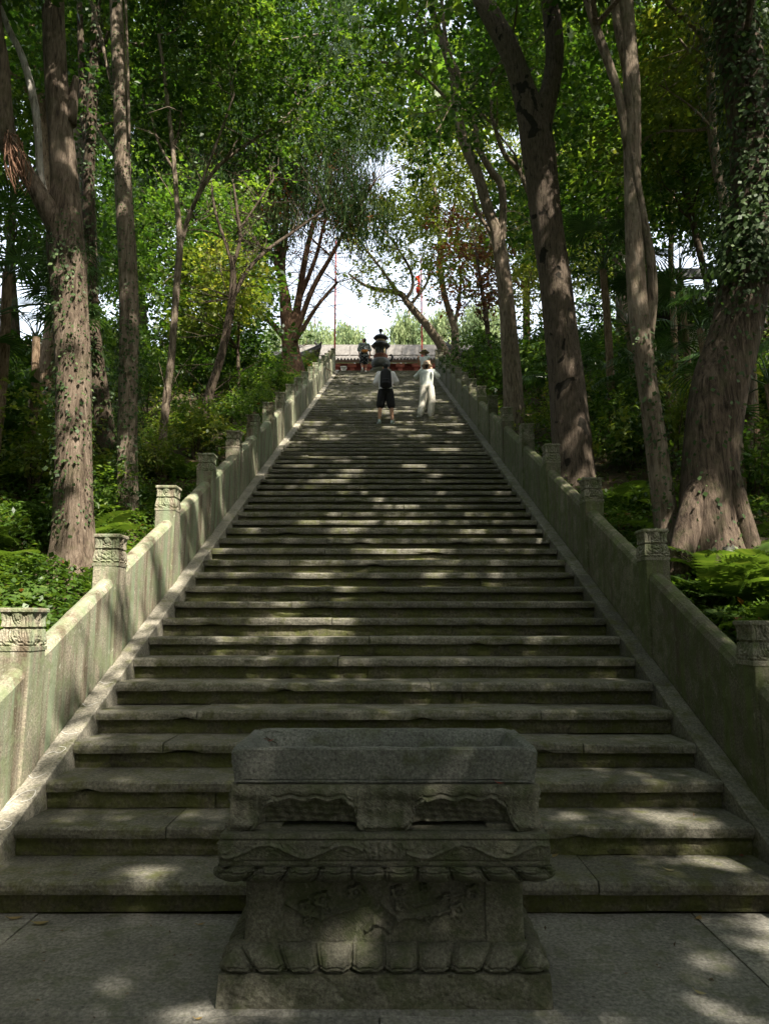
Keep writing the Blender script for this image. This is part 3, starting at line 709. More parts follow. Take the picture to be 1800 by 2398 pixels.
for s in (-1, 1):
    b = MB(); b.tube([(CX + s*.36, CY - .1, pz(490)), (CX + s*.37, CY - .12, pz(400))], [.012, .012], 6, 1); b.build('rod', M['iron'], cs)

# ------------------------------------------------------------------ foliage
def unit(a): return a / (np.linalg.norm(a, axis=-1, keepdims=True) + 1e-9)
def leaf_quads(P, L, W, down=.25, flat=.6, fold=.25, D=None):
    n = len(P)
    d = rng.normal(size=(n, 3)); d[:, 2] = d[:, 2] * .6 - down
    if D is not None: d = d * .55 + D
    d = unit(d); up = rng.normal(size=(n, 3)) * (1 - flat) + np.array([0, 0, flat])
    s = unit(np.cross(d, up)); nn = np.cross(s, d)
    q_ = rng.uniform(.5, 1.3, n); l = (L * q_)[:, None]; w = (W * q_ * rng.uniform(.8, 1.2, n))[:, None]
    m = P + d * l * .45
    return np.stack([P, m + s*w*.5 + nn*w*fold, P + d*l, m - s*w*.5 + nn*w*fold], 1)
def clump_leaves(c, r, n, L, W, per=9, zs=.75, down=.25):
    nt = max(1, n // per); q = unit(rng.normal(size=(nt, 3))) * (rng.random(nt) ** (1/2.3))[:, None] * np.array([r, r, r*zs])
    tw = unit(q + rng.normal(size=(nt, 3)) * r * .35 + np.array([0, 0, -.1*r])); ln = rng.uniform(.2, .5, nt)[:, None] * min(1, r)
    t = rng.random((nt, per, 1))
    P = (c + q)[:, None] + tw[:, None] * ln[:, None] * t + rng.normal(size=(nt, per, 3)) * L * .45
    D = np.repeat(tw[:, None], per, 1)
    v = np.clip(.5 + .22*rng.normal() + .16*rng.normal(size=(nt, 1)) + .16*rng.normal(size=(nt, per)), 0, 1)
    return leaf_quads(P.reshape(-1, 3), L, W, down, .62, .22, D.reshape(-1, 3) * .5), v.ravel()
def weep_leaves(c, r, n, L, W, per=7):
    ns = max(1, n // per); q = unit(rng.normal(size=(ns, 3))) * (rng.random(ns) ** .45)[:, None] * np.array([r, r, r*.7])
    k = np.arange(per)[None, :, None]; drift = rng.normal(size=(ns, 1, 3)) * np.array([.10, .10, 0])
    P = (c + q)[:, None] + (np.array([0, 0, -1.]) + drift) * k * L * .72 + rng.normal(size=(ns, per, 3)) * L * .10
    D = unit(np.broadcast_to(np.array([0, 0, -1.]) + drift, (ns, per, 3)) + rng.normal(size=(ns, per, 3)) * .28)
    n_ = ns * per; P = P.reshape(-1, 3); D = D.reshape(-1, 3)
    s = unit(np.cross(D, rng.normal(size=(n_, 3)))); l = L * rng.uniform(.8, 1.3, n_)[:, None]; w = W * rng.uniform(.6, 1.3, n_)[:, None]
    v = np.clip(.5 + .2*rng.normal() + .2*rng.normal(size=(ns, 1)) + .12*rng.normal(size=(ns, per)), 0, 1)
    return np.stack([P, P + D*l*.5 + s*w*.5, P + D*l, P + D*l*.5 - s*w*.5], 1), v.ravel()
GAPS = [(897, 390, 13, 46), (722, 655, 46, 50), (790, 650, 22, 50), (850, 738, 26, 16), (1075, 25, 25, 35), (665, 695, 22, 26), (1230, 330, 10, 30), (1500, 120, 10, 35), (984, 668, 8, 24), (1600, 620, 105, 70), (720, 815, 36, 24)]
LIT = [((-2.5, 3.7, .6), .6), ((-2.5, 4.4, 1.0), .65), ((-2.5, 5.2, 1.35), .68), ((-2.5, 6.0, 1.75), .66), ((-2.5, 6.8, 2.1), .64), ((-2.5, 7.6, 2.6), .55), ((-2.5, 8.6, 3.1), .45), ((-2.5, 9.9, 3.7), .3), ((-2.5, 11.3, 4.3), .3), ((-2.5, 3.9, .2), .3), ((-3.3, 6.6, 1.8), .75), ((-4.2, 7.0, 2.0), .6), ((-3.5, 5.6, 1.6), .6), ((-3.0, 7.6, 2.3), .5), ((-4.6, 8.4, 2.7), .5), ((-3.3, 7.6, 3.0), .35), ((-3.4, 7.6, 5.0), .3),  # spots meant to be sunlit; crowns are cut open from here towards the sun
       ((3.5, 7.0, 1.9), .5), ((4.1, 7.4, 2.0), .4), ((2.2, 3.7, 0.0), .45), ((1.9, 2.9, 0.), .3), ((-.8, 8.4, 2.1), .4), ((0.4, 9.0, 2.4), .45), ((-.4, 10.2, 3.0), .35), ((1.2, 9.6, 2.7), .3), ((-.6, 13.2, 4.4), .4), ((.5, 13.6, 4.5), .5), ((-1.3, 4.2, .18), .22), ((1.7, 4.6, .36), .25),
       ((-.6, 24, 9.4), .4), ((1.0, 27, 11), .45), ((-.2, 29.5, 12), .5), ((1.2, 19.4, 7.9), .35), ((4.0, 7.6, 6.0), .3)]
_r = np.random.default_rng(5)
for _ in range(30):
    _y = float(_r.uniform(6.5, 33)); LIT.append(((float(_r.uniform(-2, 2)), _y, (_y - D0) / T * RIS + RIS), float(_r.uniform(.10, .24)) * (1 + .02*_y)))
for _ in range(26):
    _y = float(_r.uniform(17, 33)); LIT.append(((float(_r.uniform(-2, 2)), _y, (_y - D0) / T * RIS + RIS), float(_r.uniform(.2, .42))))
for _ in range(16):
    _y = float(_r.uniform(6.8, 15)); LIT.append(((float(_r.uniform(-1.7, 1.7)), _y, (_y - D0) / T * RIS + RIS), float(_r.uniform(.18, .40))))
for _ in range(20):
    _y = float(_r.uniform(6.6, 14)); LIT.append(((float(_r.uniform(-1.9, 1.7)), _y, (_y - D0) / T * RIS + RIS), float(_r.uniform(.12, .32))))
for _ in range(13):
    _q = at(float(_r.uniform(200, 850)), float(_r.uniform(0, 430)), float(_r.uniform(9.5, 14))); LIT.append((tuple(_q), float(_r.uniform(.35, .65))))
for _ in range(22):
    _q = at(float(_r.uniform(980, 1760)), float(_r.uniform(0, 520)), float(_r.uniform(9.5, 18))); LIT.append((tuple(_q), float(_r.uniform(.35, .65))))
for _ in range(22):
    _y = float(_r.uniform(8, 22)); _x = -float(_r.uniform(3.0, 8.0)); LIT.append(((_x, _y, gz(_x, _y) + .9), float(_r.uniform(.25, .41))))
for _ in range(9):
    _y = float(_r.uniform(8, 22)); _x = float(_r.uniform(3.0, 7.0)); LIT.append(((_x, _y, gz(_x, _y) + .9), float(_r.uniform(.2, .35))))
for _x in (-2.95, -3.7, -4.5, -5.3):
    for _y in (5.0, 5.8, 6.6, 7.4, 8.4): LIT.append(((_x, _y + float(_r.uniform(-.3, .3)), gz(_x, _y) + .35), float(_r.uniform(.42, .68))))
for _x in (3.1, 3.7, 4.4):
    for _y in (6.1, 6.8, 7.5): LIT.append(((_x, _y + float(_r.uniform(-.2, .2)), gz(_x, _y) + .3), float(_r.uniform(.25, .45))))
LIT += [((1.5, 3.55, 0.), .16), ((2.7, 3.4, 0.), .26), ((1.35, 3.15, 0.), .13), ((2.4, 2.75, 0.), .2), ((1.75, 2.55, 0.), .16), ((1.1, 2.75, 0.), .1), ((.7, 2.6, 0.), .12), ((2.9, 3.0, 0.), .2), ((-1.25, 2.9, 0.), .12), ((-2.2, 3.6, 0.), .2), ((2.0, 4.25, .18), .16), ((-.9, 4.75, .35), .14), ((-1.75, 4.7, .35), .12), ((-1.5, 5.5, .7), .12), ((1.2, 4.72, .35), .1)]
SD = np.array(sd)
def keep(c, r):
    dd = depth(c[1], c[2])
    if dd > .5:
        px = 900 + FPX * c[0] / dd; py = 1199 - FPX * ((c[2]-EYE)*cP - c[1]*sP) / dd; rp = .55 * r * FPX / dd
        for gx, gy, rx, ry in GAPS:
            if ((px-gx)/(rx+rp))**2 + ((py-gy)/(ry+rp))**2 < 1: return False
    for t, rad in LIT:
        w = c - np.array(t); k = w @ SD
        if k > .6 and np.linalg.norm(w - k*SD) < rad * .5: return False
    return True
def fill(px0, px1, py0, py1, Y0, Y1, n, r0, r1):
    out = []
    for i in range(n):
        for _ in range(6):
            c = at(rng.uniform(px0, px1), rng.uniform(py0, py1), rng.uniform(Y0, Y1)); r = rng.uniform(r0, r1)
            if abs(c[0]) < 2.6 and c[2] < nose(c[1]) + 3.2: continue
            if any(np.linalg.norm(c - o[0]) < .55*(r + o[1]) for o in out): continue
            if keep(c, r): out.append((c, r)); break
    return out
def wfill(x0, x1, y0, y1, h0, h1, n, r0, r1):
    out = []
    for i in range(n):
        for _ in range(5):
            x, y = rng.uniform(x0, x1), rng.uniform(y0, y1); c = np.array([x, y, gz(x, y) + rng.uniform(h0, h1)]); r = rng.uniform(r0, r1)
            dd = depth(c[1], c[2])
            if -1 < dd < 7.0:                               # boughs overhead stay above and beside what the camera sees
                dq = max(dd, .8); px = 900 + FPX * c[0] / dq; py = 1199 - FPX * ((c[2]-EYE)*cP - c[1]*sP) / dq; m_ = 1.7 * r * FPX / dq
                if -m_ < px < 1800 + m_ and -m_ < py: continue
            if any(np.linalg.norm(c - o[0]) < .6*(r + o[1]) for o in out): continue
            if keep(c, r): out.append((c, r)); break
    return out
def crown_mesh(name, cl, lai, L, W, mat, parent, loc, weep=False, zs=.75):
    Q, A = [], []
    for c, r in cl:
        if weep: n = int(lai * math.pi * r * r * .9 / (.5*L*W)); q, v = weep_leaves(c, r, n, L, W)
        else: n = int(lai * math.pi * r * r * zs / (.5*L*W)); q, v = clump_leaves(c, r, n, L, W, zs=zs)
        Q.append(q); A.append(v)
    Q = np.concatenate(Q); A = np.concatenate(A)
    P_ = Q[:, 0]; ok = np.ones(len(Q), bool); jit = rng.uniform(.6, 1.25, len(Q)); lo, hi = P_.min(0), P_.max(0)   # leaves cut away along sun lines to lay sun patches on chosen spots
    for t, rad in LIT:
        w = P_ - np.array(t); k = w @ SD; ok &= ~((k > .5) & ((w * w).sum(1) - k * k < (rad * jit) ** 2))
    Q = Q[ok]; A = A[ok]
    me = quads_mesh(name, Q - np.asarray(loc)); return link(name, me, mat, parent, loc), len(Q), me, A
NLEAF = 0
def add_crown(cl, lai, L, W, mat, parent, loc, weep=False, name='crown', zs=.75):
    global NLEAF
    if not cl: return
    o, n, me, A = crown_mesh(name, cl, lai, L, W, mat, parent, loc, weep, zs)
    at_ = me.attributes.new('v', 'FLOAT', 'FACE'); at_.data.foreach_set('value', A.astype(np.float32)); NLEAF += n
    return o
def limb(pts, Y0, Y1=None):
    """pixel polyline with widths -> world points and radii, depth running from Y0 to Y1"""
    Y1 = Y0 if Y1 is None else Y1; n = len(pts); P, R = [], []
    for i, (px, py, w) in enumerate(pts):
        Y = lerp(Y0, Y1, i / (n - 1)); q = at(px, py, Y); P.append(q); R.append(w / 2 / FPX * depth(Y, q[2]))
    return np.array(P), np.array(R)
def tree(name, label, limbs, mat, crown=(), leaf='leaf_mid', L=.10, W=.055, lai=2.2, weep=False, sides=18, bump=.10, flare=.35, group=None, conn=True, twigs=None, cat='tree', zs=.75, sprigs=4):
    P0, R0 = limb(*limbs[0]) if not isinstance(limbs[0], dict) else (limbs[0]['P'], limbs[0]['R'])
    base = P0[0].copy(); g = gz(base[0], base[1]); 
    if g < base[2]:                                   # reach the ground
        P0 = np.vstack([[base[0] - .02, base[1], g - .25], P0]); R0 = np.concatenate([[R0[0]*1.12], R0])
    loc = np.array([base[0], base[1], g])
    r = empty(name, loc); tag(r, label, cat, group)
    fl = (lambda t, a: flare * math.exp(-t * 14) * (1 + .8*np.sin(a*5 + 1.3))) if flare else None
    b = MB(); b.tube(P0, R0, sides, 4, bump, rng.uniform(0, 6), fl); tr = b.build('trunk', mat, r, True, loc)
    al = [(P0, R0)]
    for lb in limbs[1:]:
        mm = mat
        if isinstance(lb[-1], str): mm = M[lb[-1]]; lb = lb[:-1]
        P, R = limb(*lb); al.append((P, R))
        b = MB(); b.tube(P, R, max(7, sides - 6), 4, bump * .7, rng.uniform(0, 6)); b.build('limb', mm, r, True)
    if crown and conn:
        b = MB(); allP = np.concatenate([a[0] for a in al]); allR = np.concatenate([a[1] for a in al])
        d0 = [np.linalg.norm(allP - c, axis=1).min() for c, _ in crown]
        for q_ in np.argsort(d0):                        # nearest clumps first, each limb springing from the trunk or an earlier limb
            c, rr = crown[q_]
            d = np.linalg.norm(allP - c, axis=1) + np.where(allP[:, 2] > c[2] - .2, .8, 0); i = int(d.argmin()); p = allP[i]
            if d[i] < .3: continue
            mid = lerp(p, c, .5) + rng.normal(size=3) * .12 * d[i] * .5 + np.array([0, 0, .04*d[i]])
            r0 = min(allR[i] * .7, .014 + .011 * d[i], .06); allP = np.vstack([allP, c]); allR = np.append(allR, r0 * .75); b.tube([p, lerp(p, mid, .5) + rng.normal(size=3)*.03*d[i], mid, c], [r0, r0*.8, r0*.6, .006], 5, 1, cap=False)
            for _ in range(sprigs):
                e = c + unit(rng.normal(size=3)) * rr * .85; b.tube([lerp(mid, c, .7), lerp(c, e, .5) + rng.normal(size=3)*.05, e], [r0*.4, r0*.3, .003], 4, 1, cap=False)
        if b.n: tag(b.build('branches', mat, r), kind='stuff')
    if twigs:
        b = MB(); allP = np.concatenate([a[0][1:] for a in al])
        for _ in range(twigs[0]):
            p = allP[rng.integers(len(allP))] + rng.normal(size=3) * .05; ln = rng.uniform(*twigs[1]); d = unit(rng.normal(size=3) * np.array([1, .6, .6]) + np.array([0, 0, twigs[2]]))
            q1 = p + d*ln*.5 + rng.normal(size=3)*.06*ln; q2 = q1 + unit(d + rng.normal(size=3)*.35)*ln*.5; b.tube([p, q1, q2], [.014*twigs[3], .009*twigs[3], .003], 4, 2, cap=False)
            for _ in range(2):
                e = q1 + unit(d + rng.normal(size=3)*.8) * ln * .35; b.tube([lerp(p, q1, rng.uniform(.4, 1)), e], [.007*twigs[3], .002], 3, 1, cap=False)
        tag(b.build('twigs', mat, r), kind='stuff')
    if crown: add_crown(crown, lai, L, W, M[leaf], r, loc, weep, zs=zs)
    return r, al
def ivy_on(r, al, idx, t0, t1, n, size, spread, leaf='leaf_ivy', facing=None, name='ivy'):
    P, R = catmull(al[idx][0], al[idx][1], 4); m = len(P); Q = []
    ks = rng.uniform(t0, t1, n) * (m - 1); i = np.clip(ks.astype(int), 0, m - 2); f = (ks - i)[:, None]
    c = P[i] * (1 - f) + P[i+1] * f; rr = (R[i] * (1 - f[:, 0]) + R[i+1] * f[:, 0])
    patch = rng.uniform(0, 2*math.pi, n) if facing is None else facing + rng.normal(size=n) * spread[1]
    o = rng.exponential(spread[0], n)
    nrm = np.stack([np.cos(patch), np.sin(patch), 0*patch], -1)
    p = c + nrm * (rr * 1.02 + .01 + o)[:, None]
    d = unit(nrm * .35 + np.array([0, 0, -.8]) + rng.normal(size=(n, 3)) * .45); s = unit(np.cross(d, nrm) + rng.normal(size=(n, 3)) * .2); nn = np.cross(s, d)
    l = size * rng.uniform(.6, 1.3, n)[:, None]; w = l * rng.uniform(.55, .9, n)[:, None]
    V = np.stack([p, p + d*l*.4 + s*w*.5, p + d*l, p + d*l*.4 - s*w*.5], 1)
    loc = np.array(r.location); me = quads_mesh(name, V - loc, np.clip(.5 + .2*rng.normal(size=n), 0, 1)); return link(name, me, M[leaf], r, loc)

# ------------------------------------------------------------------ trees left of the steps
la, al = tree('tree', 'thick forked tree with ivy freckled bark nearest the left balustrade', [
    ([(172,1400,121.6),(174,1290,93.1),(172,1150,83.6),(170,1000,79.8),(172,850,77.9),(164,700,76.0),(158,610,83.6),(154,545,79.8),(150,430,62.7),(140,300,57.0),(131,150,52.2),(125,0,49.4),(120,-260,43.7)], 7.6),
    ([(158,620,62.7),(140,545,55.1),(112,490,47.5),(62,405,38.0),(22,345,41.8),(6,250,43.7),(0,150,39.9),(-16,40,36.1),(-30,-160,30.4)], 7.6, 7.0),
    ([(108,470,15.2),(94,400,17.1),(90,330,17.1),(80,240,18.1),(55,140,16.1),(22,70,14.2),(0,15,12.3)], 7.5, 7.3, 'bark_pale'),
    ([(165,290,28.5),(172,220,22.8),(178,180,13.3)], 7.6)],
    M['bark_red'], fill(-350, 330, -760, -130, 6.2, 9.5, 26, .7, 1.1), 'leaf_mid', .11, .06, 1.8, sides=26, bump=.07, flare=.45)
ivy_on(la, al, 0, .12, .62, 1500, .036, (.006, 9), 'leaf_ivy'); ivy_on(la, al, 0, .10, .55, 420, .055, (.025, .7), 'leaf_ivy', facing=-2.2)
b = MB()
for i in range(26):
    p = at(rng.uniform(5, 45), rng.uniform(300, 350), 7.1); q = at(rng.uniform(20, 80), rng.uniform(390, 460), 7.2)
    b.tube([p, lerp(p, q, .5) + rng.normal(size=3)*.06, q], [.006, .008, .004], 4, 2, cap=False)
tag(b.build('aerial_roots', M['root'], la), kind='stuff')
lb, al = tree('tree', 'straight slim trunk behind the forked tree dotted all over with small dark ivy', [
    ([(302,1300,62.2),(300,1220,48.8),(298,1050,45.9),(300,900,44.4),(302,750,44.4),(298,600,41.4),(290,450,38.5),(285,300,34.0),(278,150,31.1),(272,0,29.6),(268,-260,25.2)], 8.9),
    ([(303,330,5.9),(300,180,6.7),(296,60,6.7),(292,-60,6.7)], 8.8), ([(280,390,8.9),(262,350,8.1),(240,320,7.4),(222,290,5.9)], 8.9, 9.4), ([(276,250,10.4),(255,170,9.6),(235,80,8.9),(215,10,7.4)], 8.9, 9.2)],
    M['bark_grey'], fill(180, 640, -700, 60, 8.5, 12, 26, .7, 1.1), 'leaf_mid', .105, .058, 2.0, sides=20, bump=.05)
ivy_on(lb, al, 0, .05, .85, 1700, .036, (.006, 9), 'leaf_ivy'); ivy_on(lb, al, 0, .04, .40, 900, .05, (.03, 9), 'leaf_ivy')
lc, al = tree('tree', 'dark ivy wrapped trunk between the forked tree and the slim straight trunk', [
    ([(252,1060,42.2),(238,950,38.1),(222,800,31.3),(210,600,28.6),(206,450,27.2),(212,300,27.2),(220,150,23.1),(226,0,19.0),(232,-200,15.0)], 11.2),
    ([(210,420,16.3),(196,260,16.3),(190,120,15.0),(186,0,12.2)], 11.2), ([(222,140,9.5),(250,90,8.2),(285,20,6.8)], 11.2)],
    M['bark_dark'], fill(150, 520, -420, 330, 11, 15, 30, .8, 1.2), 'leaf_mid', .12, .066, 2.2)
ivy_on(lc, al, 0, .1, .9, 1500, .07, (.03, 9), 'leaf_ivy')
ld, al = tree('tree', 'thin pale sapling splitting into two long bare arms left of the steps', [
    ([(378,1150,20.4),(380,1050,18.7),(388,950,18.7),(400,850,17.0),(408,750,16.1),(415,650,16.1),(421,570,15.3),(412,450,11.9),(405,350,11.0),(388,200,9.3),(372,80,7.6)], 11.2),
    ([(421,580,11.9),(445,500,11.0),(480,430,9.3),(525,375,8.5),(590,330,6.8),(650,290,5.1),(700,240,3.4)], 11.2, 11.8), ([(450,490,7.6),(490,380,6.8),(520,300,6.0),(548,220,4.2)], 11.2, 10.8), ([(408,400,6.8),(370,330,6.0),(350,250,5.1)], 11.2)],
    M['bark_grey'], fill(380, 900, -160, 330, 10.5, 13.5, 30, .6, .95), 'leaf_mid', .115, .062, 1.5, sides=10, bump=.05, flare=.2, twigs=(40, (.5, 1.2), .4, .7))
le, al = tree('tree', 'thin dark leaning tree with a spray of bare black branches', [
    ([(478,1010,24),(488,930,22),(513,850,20),(530,780,19),(543,700,18),(546,640,15),(541,600,11)], 17),
    ([(541,610,9),(525,560,8),(505,500,7),(495,440,5)], 17), ([(543,630,9),(562,560,8),(556,500,7),(545,420,5)], 17), ([(545,700,11),(575,640,10),(620,590,9),(690,540,7),(760,490,5)], 17, 18.5), ([(556,545,6),(600,480,5),(640,420,4)], 17)],
    M['bark_dark'], fill(420, 700, 300, 560, 16.5, 19, 6, .5, .8), 'leaf_dark', .13, .07, 1.0, sides=10, bump=.05, flare=.2, twigs=(70, (.8, 2.0), .5, 1.0))
lf, al = tree('weeping_cedar', 'multi stemmed rusty barked conifer with drooping foliage at the upper left of the steps', [
    ([(688,900,46),(680,820,38),(672,740,32),(665,680,24),(650,600,17),(640,520,13),(600,400,8),(570,280,6)], 27),
    ([(680,810,28),(700,700,18),(715,600,14),(740,500,11),(770,420,8),(800,330,5)], 27), ([(675,770,20),(660,640,16),(668,540,14),(670,420,10),(655,330,8),(650,220,6)], 27, 26),
    ([(690,790,15),(730,680,13),(775,600,10),(830,500,7),(880,420,5)], 27, 25), ([(665,790,14),(620,740,14),(570,700,10),(540,670,6)], 27), ([(676,700,14),(630,580,11),(560,480,8),(500,420,6)], 27, 26),
    ([(700,700,12),(740,600,9),(760,520,7),(790,450,5)], 27, 26), ([(690,800,12),(740,720,9),(790,660,6)], 26.5)],
    M['bark_cedar'], fill(360, 890, -160, 500, 22, 30, 120, .9, 1.5), 'leaf_cedar', .22, .042, 1.6, weep=True, sides=14, bump=.12, twigs=(380, (1.5, 4.5), .35, 1.0))
add_crown(fill(560, 850, 330, 560, 24, 28, 16, .7, 1.2), .45, .16, .06, M['leaf_rust'], lf, np.array(lf.location), name='dead_foliage')
tree('tree', 'scaly sunlit trunk leaning behind the forked tree at the far left', [
    ([(92,1000,54),(100,930,50),(112,860,44),(122,780,38),(128,650,34),(122,500,30),(105,300,26),(80,60,22)], 14.5)],
    M['bark_scaly'], fill(-200, 240, -300, 260, 13, 18, 30, .9, 1.4), 'leaf_mid', .14, .075, 2.1)
for i, (nm, x, Y, reg, lf_, n, lab) in enumerate([
    ('tree', 30, 19, (-320, 240, 120, 620, 17, 23), 'leaf_mid', 46, 'broad leaved tree crowding the far left edge behind the scaly trunk'),
    ('tree', 480, 24, (230, 620, 420, 820, 20, 27), 'leaf_mid', 30, 'bushy green tree behind the thin leaning tree left of the steps'),
    ('tree', 330, 31, (120, 640, 200, 700, 27, 36), 'leaf_dark', 50, 'tall dark tree filling the wood behind the slim straight trunk'),
    ('tree', 560, 20, (420, 610, 600, 760, 18, 22), 'leaf_light', 16, 'sunlit yellow green sapling low in the wood left of the rusty conifer')]):
    tree(nm, lab, [([(x, 1000, 30), (x + 5, 800, 26), (x - 6, 600, 20), (x + 4, 400, 14), (x, 250, 9)] if i != 3 else [(x, 930, 9), (x - 3, 820, 8), (x + 2, 700, 6)], Y)], M['bark_dark'], fill(*reg, n, .9 if i != 3 else .6, 1.6 if i != 3 else 1.0), lf_, .185, .10, 1.9, sides=10)
tree('weeping_cedar', 'drooping grey green conifer deep in the wood left of the forked sapling', [([(430,1000,34),(432,800,28),(428,600,22),(434,400,15),(430,200,8)], 29)], M['bark_cedar'], fill(250, 600, 60, 620, 27, 33, 34, 1.0, 1.6), 'leaf_cedar', .36, .06, 1.6, weep=True, sides=12)

# ------------------------------------------------------------------ trees right of the steps
ra, al = tree('tree', 'big smooth brown tree with black blotches forking high over the right balustrade', [
    ([(1352,1240,112),(1346,1120,92),(1336,1000,86),(1325,880,82),(1310,760,76),(1298,650,72),(1285,550,70),(1270,430,72),(1258,340,76),(1243,270,66),(1218,190,52),(1190,110,50),(1150,35,46),(1112,-40,42),(1060,-180,34)], 11.2),
    ([(1262,330,50),(1276,250,48),(1291,190,43),(1298,120,42),(1292,40,42),(1284,-70,38),(1290,-220,30)], 11.2)],
    M['bark_smooth'], fill(980, 1520, -760, -90, 8.5, 13, 30, .8, 1.3), 'leaf_mid', .11, .06, 1.4, sides=26, bump=.05)
rb, al = tree('tree', 'twin stemmed twisting tree close behind the right balustrade', [
    ([(1207,1110,52),(1205,1000,48),(1200,900,44),(1192,800,40),(1185,700,36),(1172,600,32),(1162,545,28),(1140,480,24),(1115,400,24),(1085,330,24),(1070,260,22),(1062,180,20),(1040,110,18),(1010,20,16),(985,-90,13)], 15),
    ([(1170,590,22),(1178,500,18),(1172,430,18),(1150,400,17),(1117,340,13),(1112,290,12),(1090,200,11),(1050,120,10),(1035,20,9),(1030,-80,7)], 15, 14.6), ([(1080,245,12),(1108,200,12),(1140,175,11),(1190,130,8)], 15, 14.5),
    ([(1240,460,10),(1216,400,11),(1182,362,11),(1162,310,9),(1150,250,8),(1155,190,6)], 14.5, 14), ([(1092,275,7),(1050,235,7),(980,170,7),(900,145,6),(820,150,5),(760,140,3)], 15, 14), ([(1160,560,9),(1120,500,9),(1105,450,7)], 15)],
    M['bark_mid'], fill(930, 1330, -240, 330, 12.5, 18, 38, .7, 1.1), 'leaf_mid', .12, .065, 1.2, sides=18, bump=.07, twigs=(40, (.6, 1.5), .3, .8))
rc, al = tree('tree', 'tall straight grey trunk with a second stem fused to its right side', [
    ([(1592,1420,68.9),(1574,1320,58.8),(1556,1200,52.1),(1541,1080,48.7),(1528,980,47.0),(1513,880,45.4),(1499,780,47.0),(1490,680,45.4),(1485,560,42.0),(1482,450,37.8),(1480,340,38.6),(1478,200,37.0),(1470,80,35.3),(1462,-30,33.6),(1452,-260,28.6)], 7.8),
    ([(1516,800,24),(1527,700,23),(1524,610,21),(1510,530,19),(1494,440,17),(1484,360,12)], 7.8, 7.7), ([(1468,350,16.8),(1450,230,18.5),(1425,150,20.2),(1394,60,20.2),(1368,-30,18.5),(1330,-160,15.1)], 7.8, 7.6), ([(1466,160,18.5),(1446,60,20.2),(1435,-50,20.2),(1428,-160,16.8)], 7.8)],
    M['bark_grey'], fill(1250, 1700, -1000, -260, 5.5, 9.5, 20, .7, 1.1), 'leaf_mid', .11, .06, 1.3, sides=24, bump=.06)
ivy_on(rc, al, 0, .05, .45, 500, .055, (.015, 9), 'leaf_ivy')
rd, al = tree('tree', 'huge buttressed tree at the right edge cloaked above in hanging ivy', [
    ([(1674,1400,205),(1672,1324,168),(1660,1242,146),(1660,1080,126),(1682,917,124),(1714,808,110),(1738,700,108),(1755,600,106),(1763,488,104),(1757,300,100),(1737,150,96),(1715,0,92),(1690,-220,80)], 7.7),
    ([(1690,1050,50),(1722,1170,52),(1748,1250,48),(1768,1330,54),(1785,1400,60)], 7.6, 7.4), ([(1700,1270,50),(1745,1290,56),(1800,1285,52),(1860,1310,44)], 7.6, 7.7), ([(1640,1120,60),(1612,1230,60),(1590,1320,56),(1575,1400,60)], 7.6, 7.3)],
    M['bark_giant'], fill(1450, 2100, -1100, -320, 4.5, 9.0, 20, .7, 1.1), 'leaf_mid', .11, .06, 1.3, sides=30, bump=.07, flare=.05)
ivy_on(rd, al, 0, .52, .98, 4800, .075, (.10, 1.6), 'leaf_ivy', facing=-1.9); ivy_on(rd, al, 0, .45, .75, 900, .06, (.05, 1.6), 'leaf_ivy', facing=-2.2); ivy_on(rd, al, 0, .10, .5, 260, .055, (.02, 1.2), 'leaf_ivy', facing=-1.7)
tree('tree', 'slender curving stem bending left in front of the ivy cloaked giant', [
    ([(1730,1060,20),(1716,880,20),(1710,740,20),(1706,650,20),(1697,488,22),(1680,400,22),(1666,298,20),(1664,160,20),(1656,100,20),(1637,72,18),(1602,40,15),(1567,8,13),(1540,-60,10)], 9.2), ([(1660,170,8),(1630,140,7),(1590,90,5)], 9.2)],
    M['bark_mid'], fill(1470, 1680, 30, 330, 8.8, 11.5, 14, .55, .85), 'leaf_light', .10, .056, 1.6, sides=12, bump=.04, flare=.1)
tree('tree', 'thin dark stem leaning between the fused trunk and the slender curving stem', [
    ([(1700,960,18),(1678,800,17),(1659,678,16),(1640,600,15),(1621,515,15),(1600,430,14),(1583,369,14),(1566,228,12),(1560,120,9),(1558,0,6)], 12)],
    M['bark_dark'], fill(1500, 1700, 60, 480, 11, 14, 22, .6, .95), 'leaf_mid', .12, .065, 1.8, sides=10, bump=.04, flare=.1)
tree('tree', 'sunlit brown trunk low behind the huge buttressed tree', [([(1728,1180,24),(1746,1050,30),(1752,930,29),(1757,820,25),(1765,600,20),(1775,300,16)], 10.6)], M['bark_red'], fill(1620, 1950, 60, 560, 10, 13, 16, .7, 1.0), 'leaf_mid', .12, .065, 1.7, sides=12)
tree('tree', 'small tree leaning left across the head of the steps with thin yellow green leaves', [
    ([(1052,880,26),(1044,835,24),(1030,805,22),(1008,774,20),(990,750,18),(972,730,18),(955,710,16),(936,687,14),(889,678,10),(850,665,7),(815,640,4)], 33),
    ([(950,702,9),(966,670,8),(960,630,7),(930,580,5),(900,540,4)], 33, 32), ([(936,690,8),(900,640,7),(870,600,5),(840,560,3)], 33, 33), ([(960,715,8),(1000,660,6),(1010,600,4)], 33)],
    M['bark_mid'], fill(800, 1015, 470, 720, 31, 35, 38, .55, .95), 'leaf_light', .17, .10, .95, sides=12, bump=.05, flare=.2, twigs=(60, (.6, 1.6), .2, 1.2))
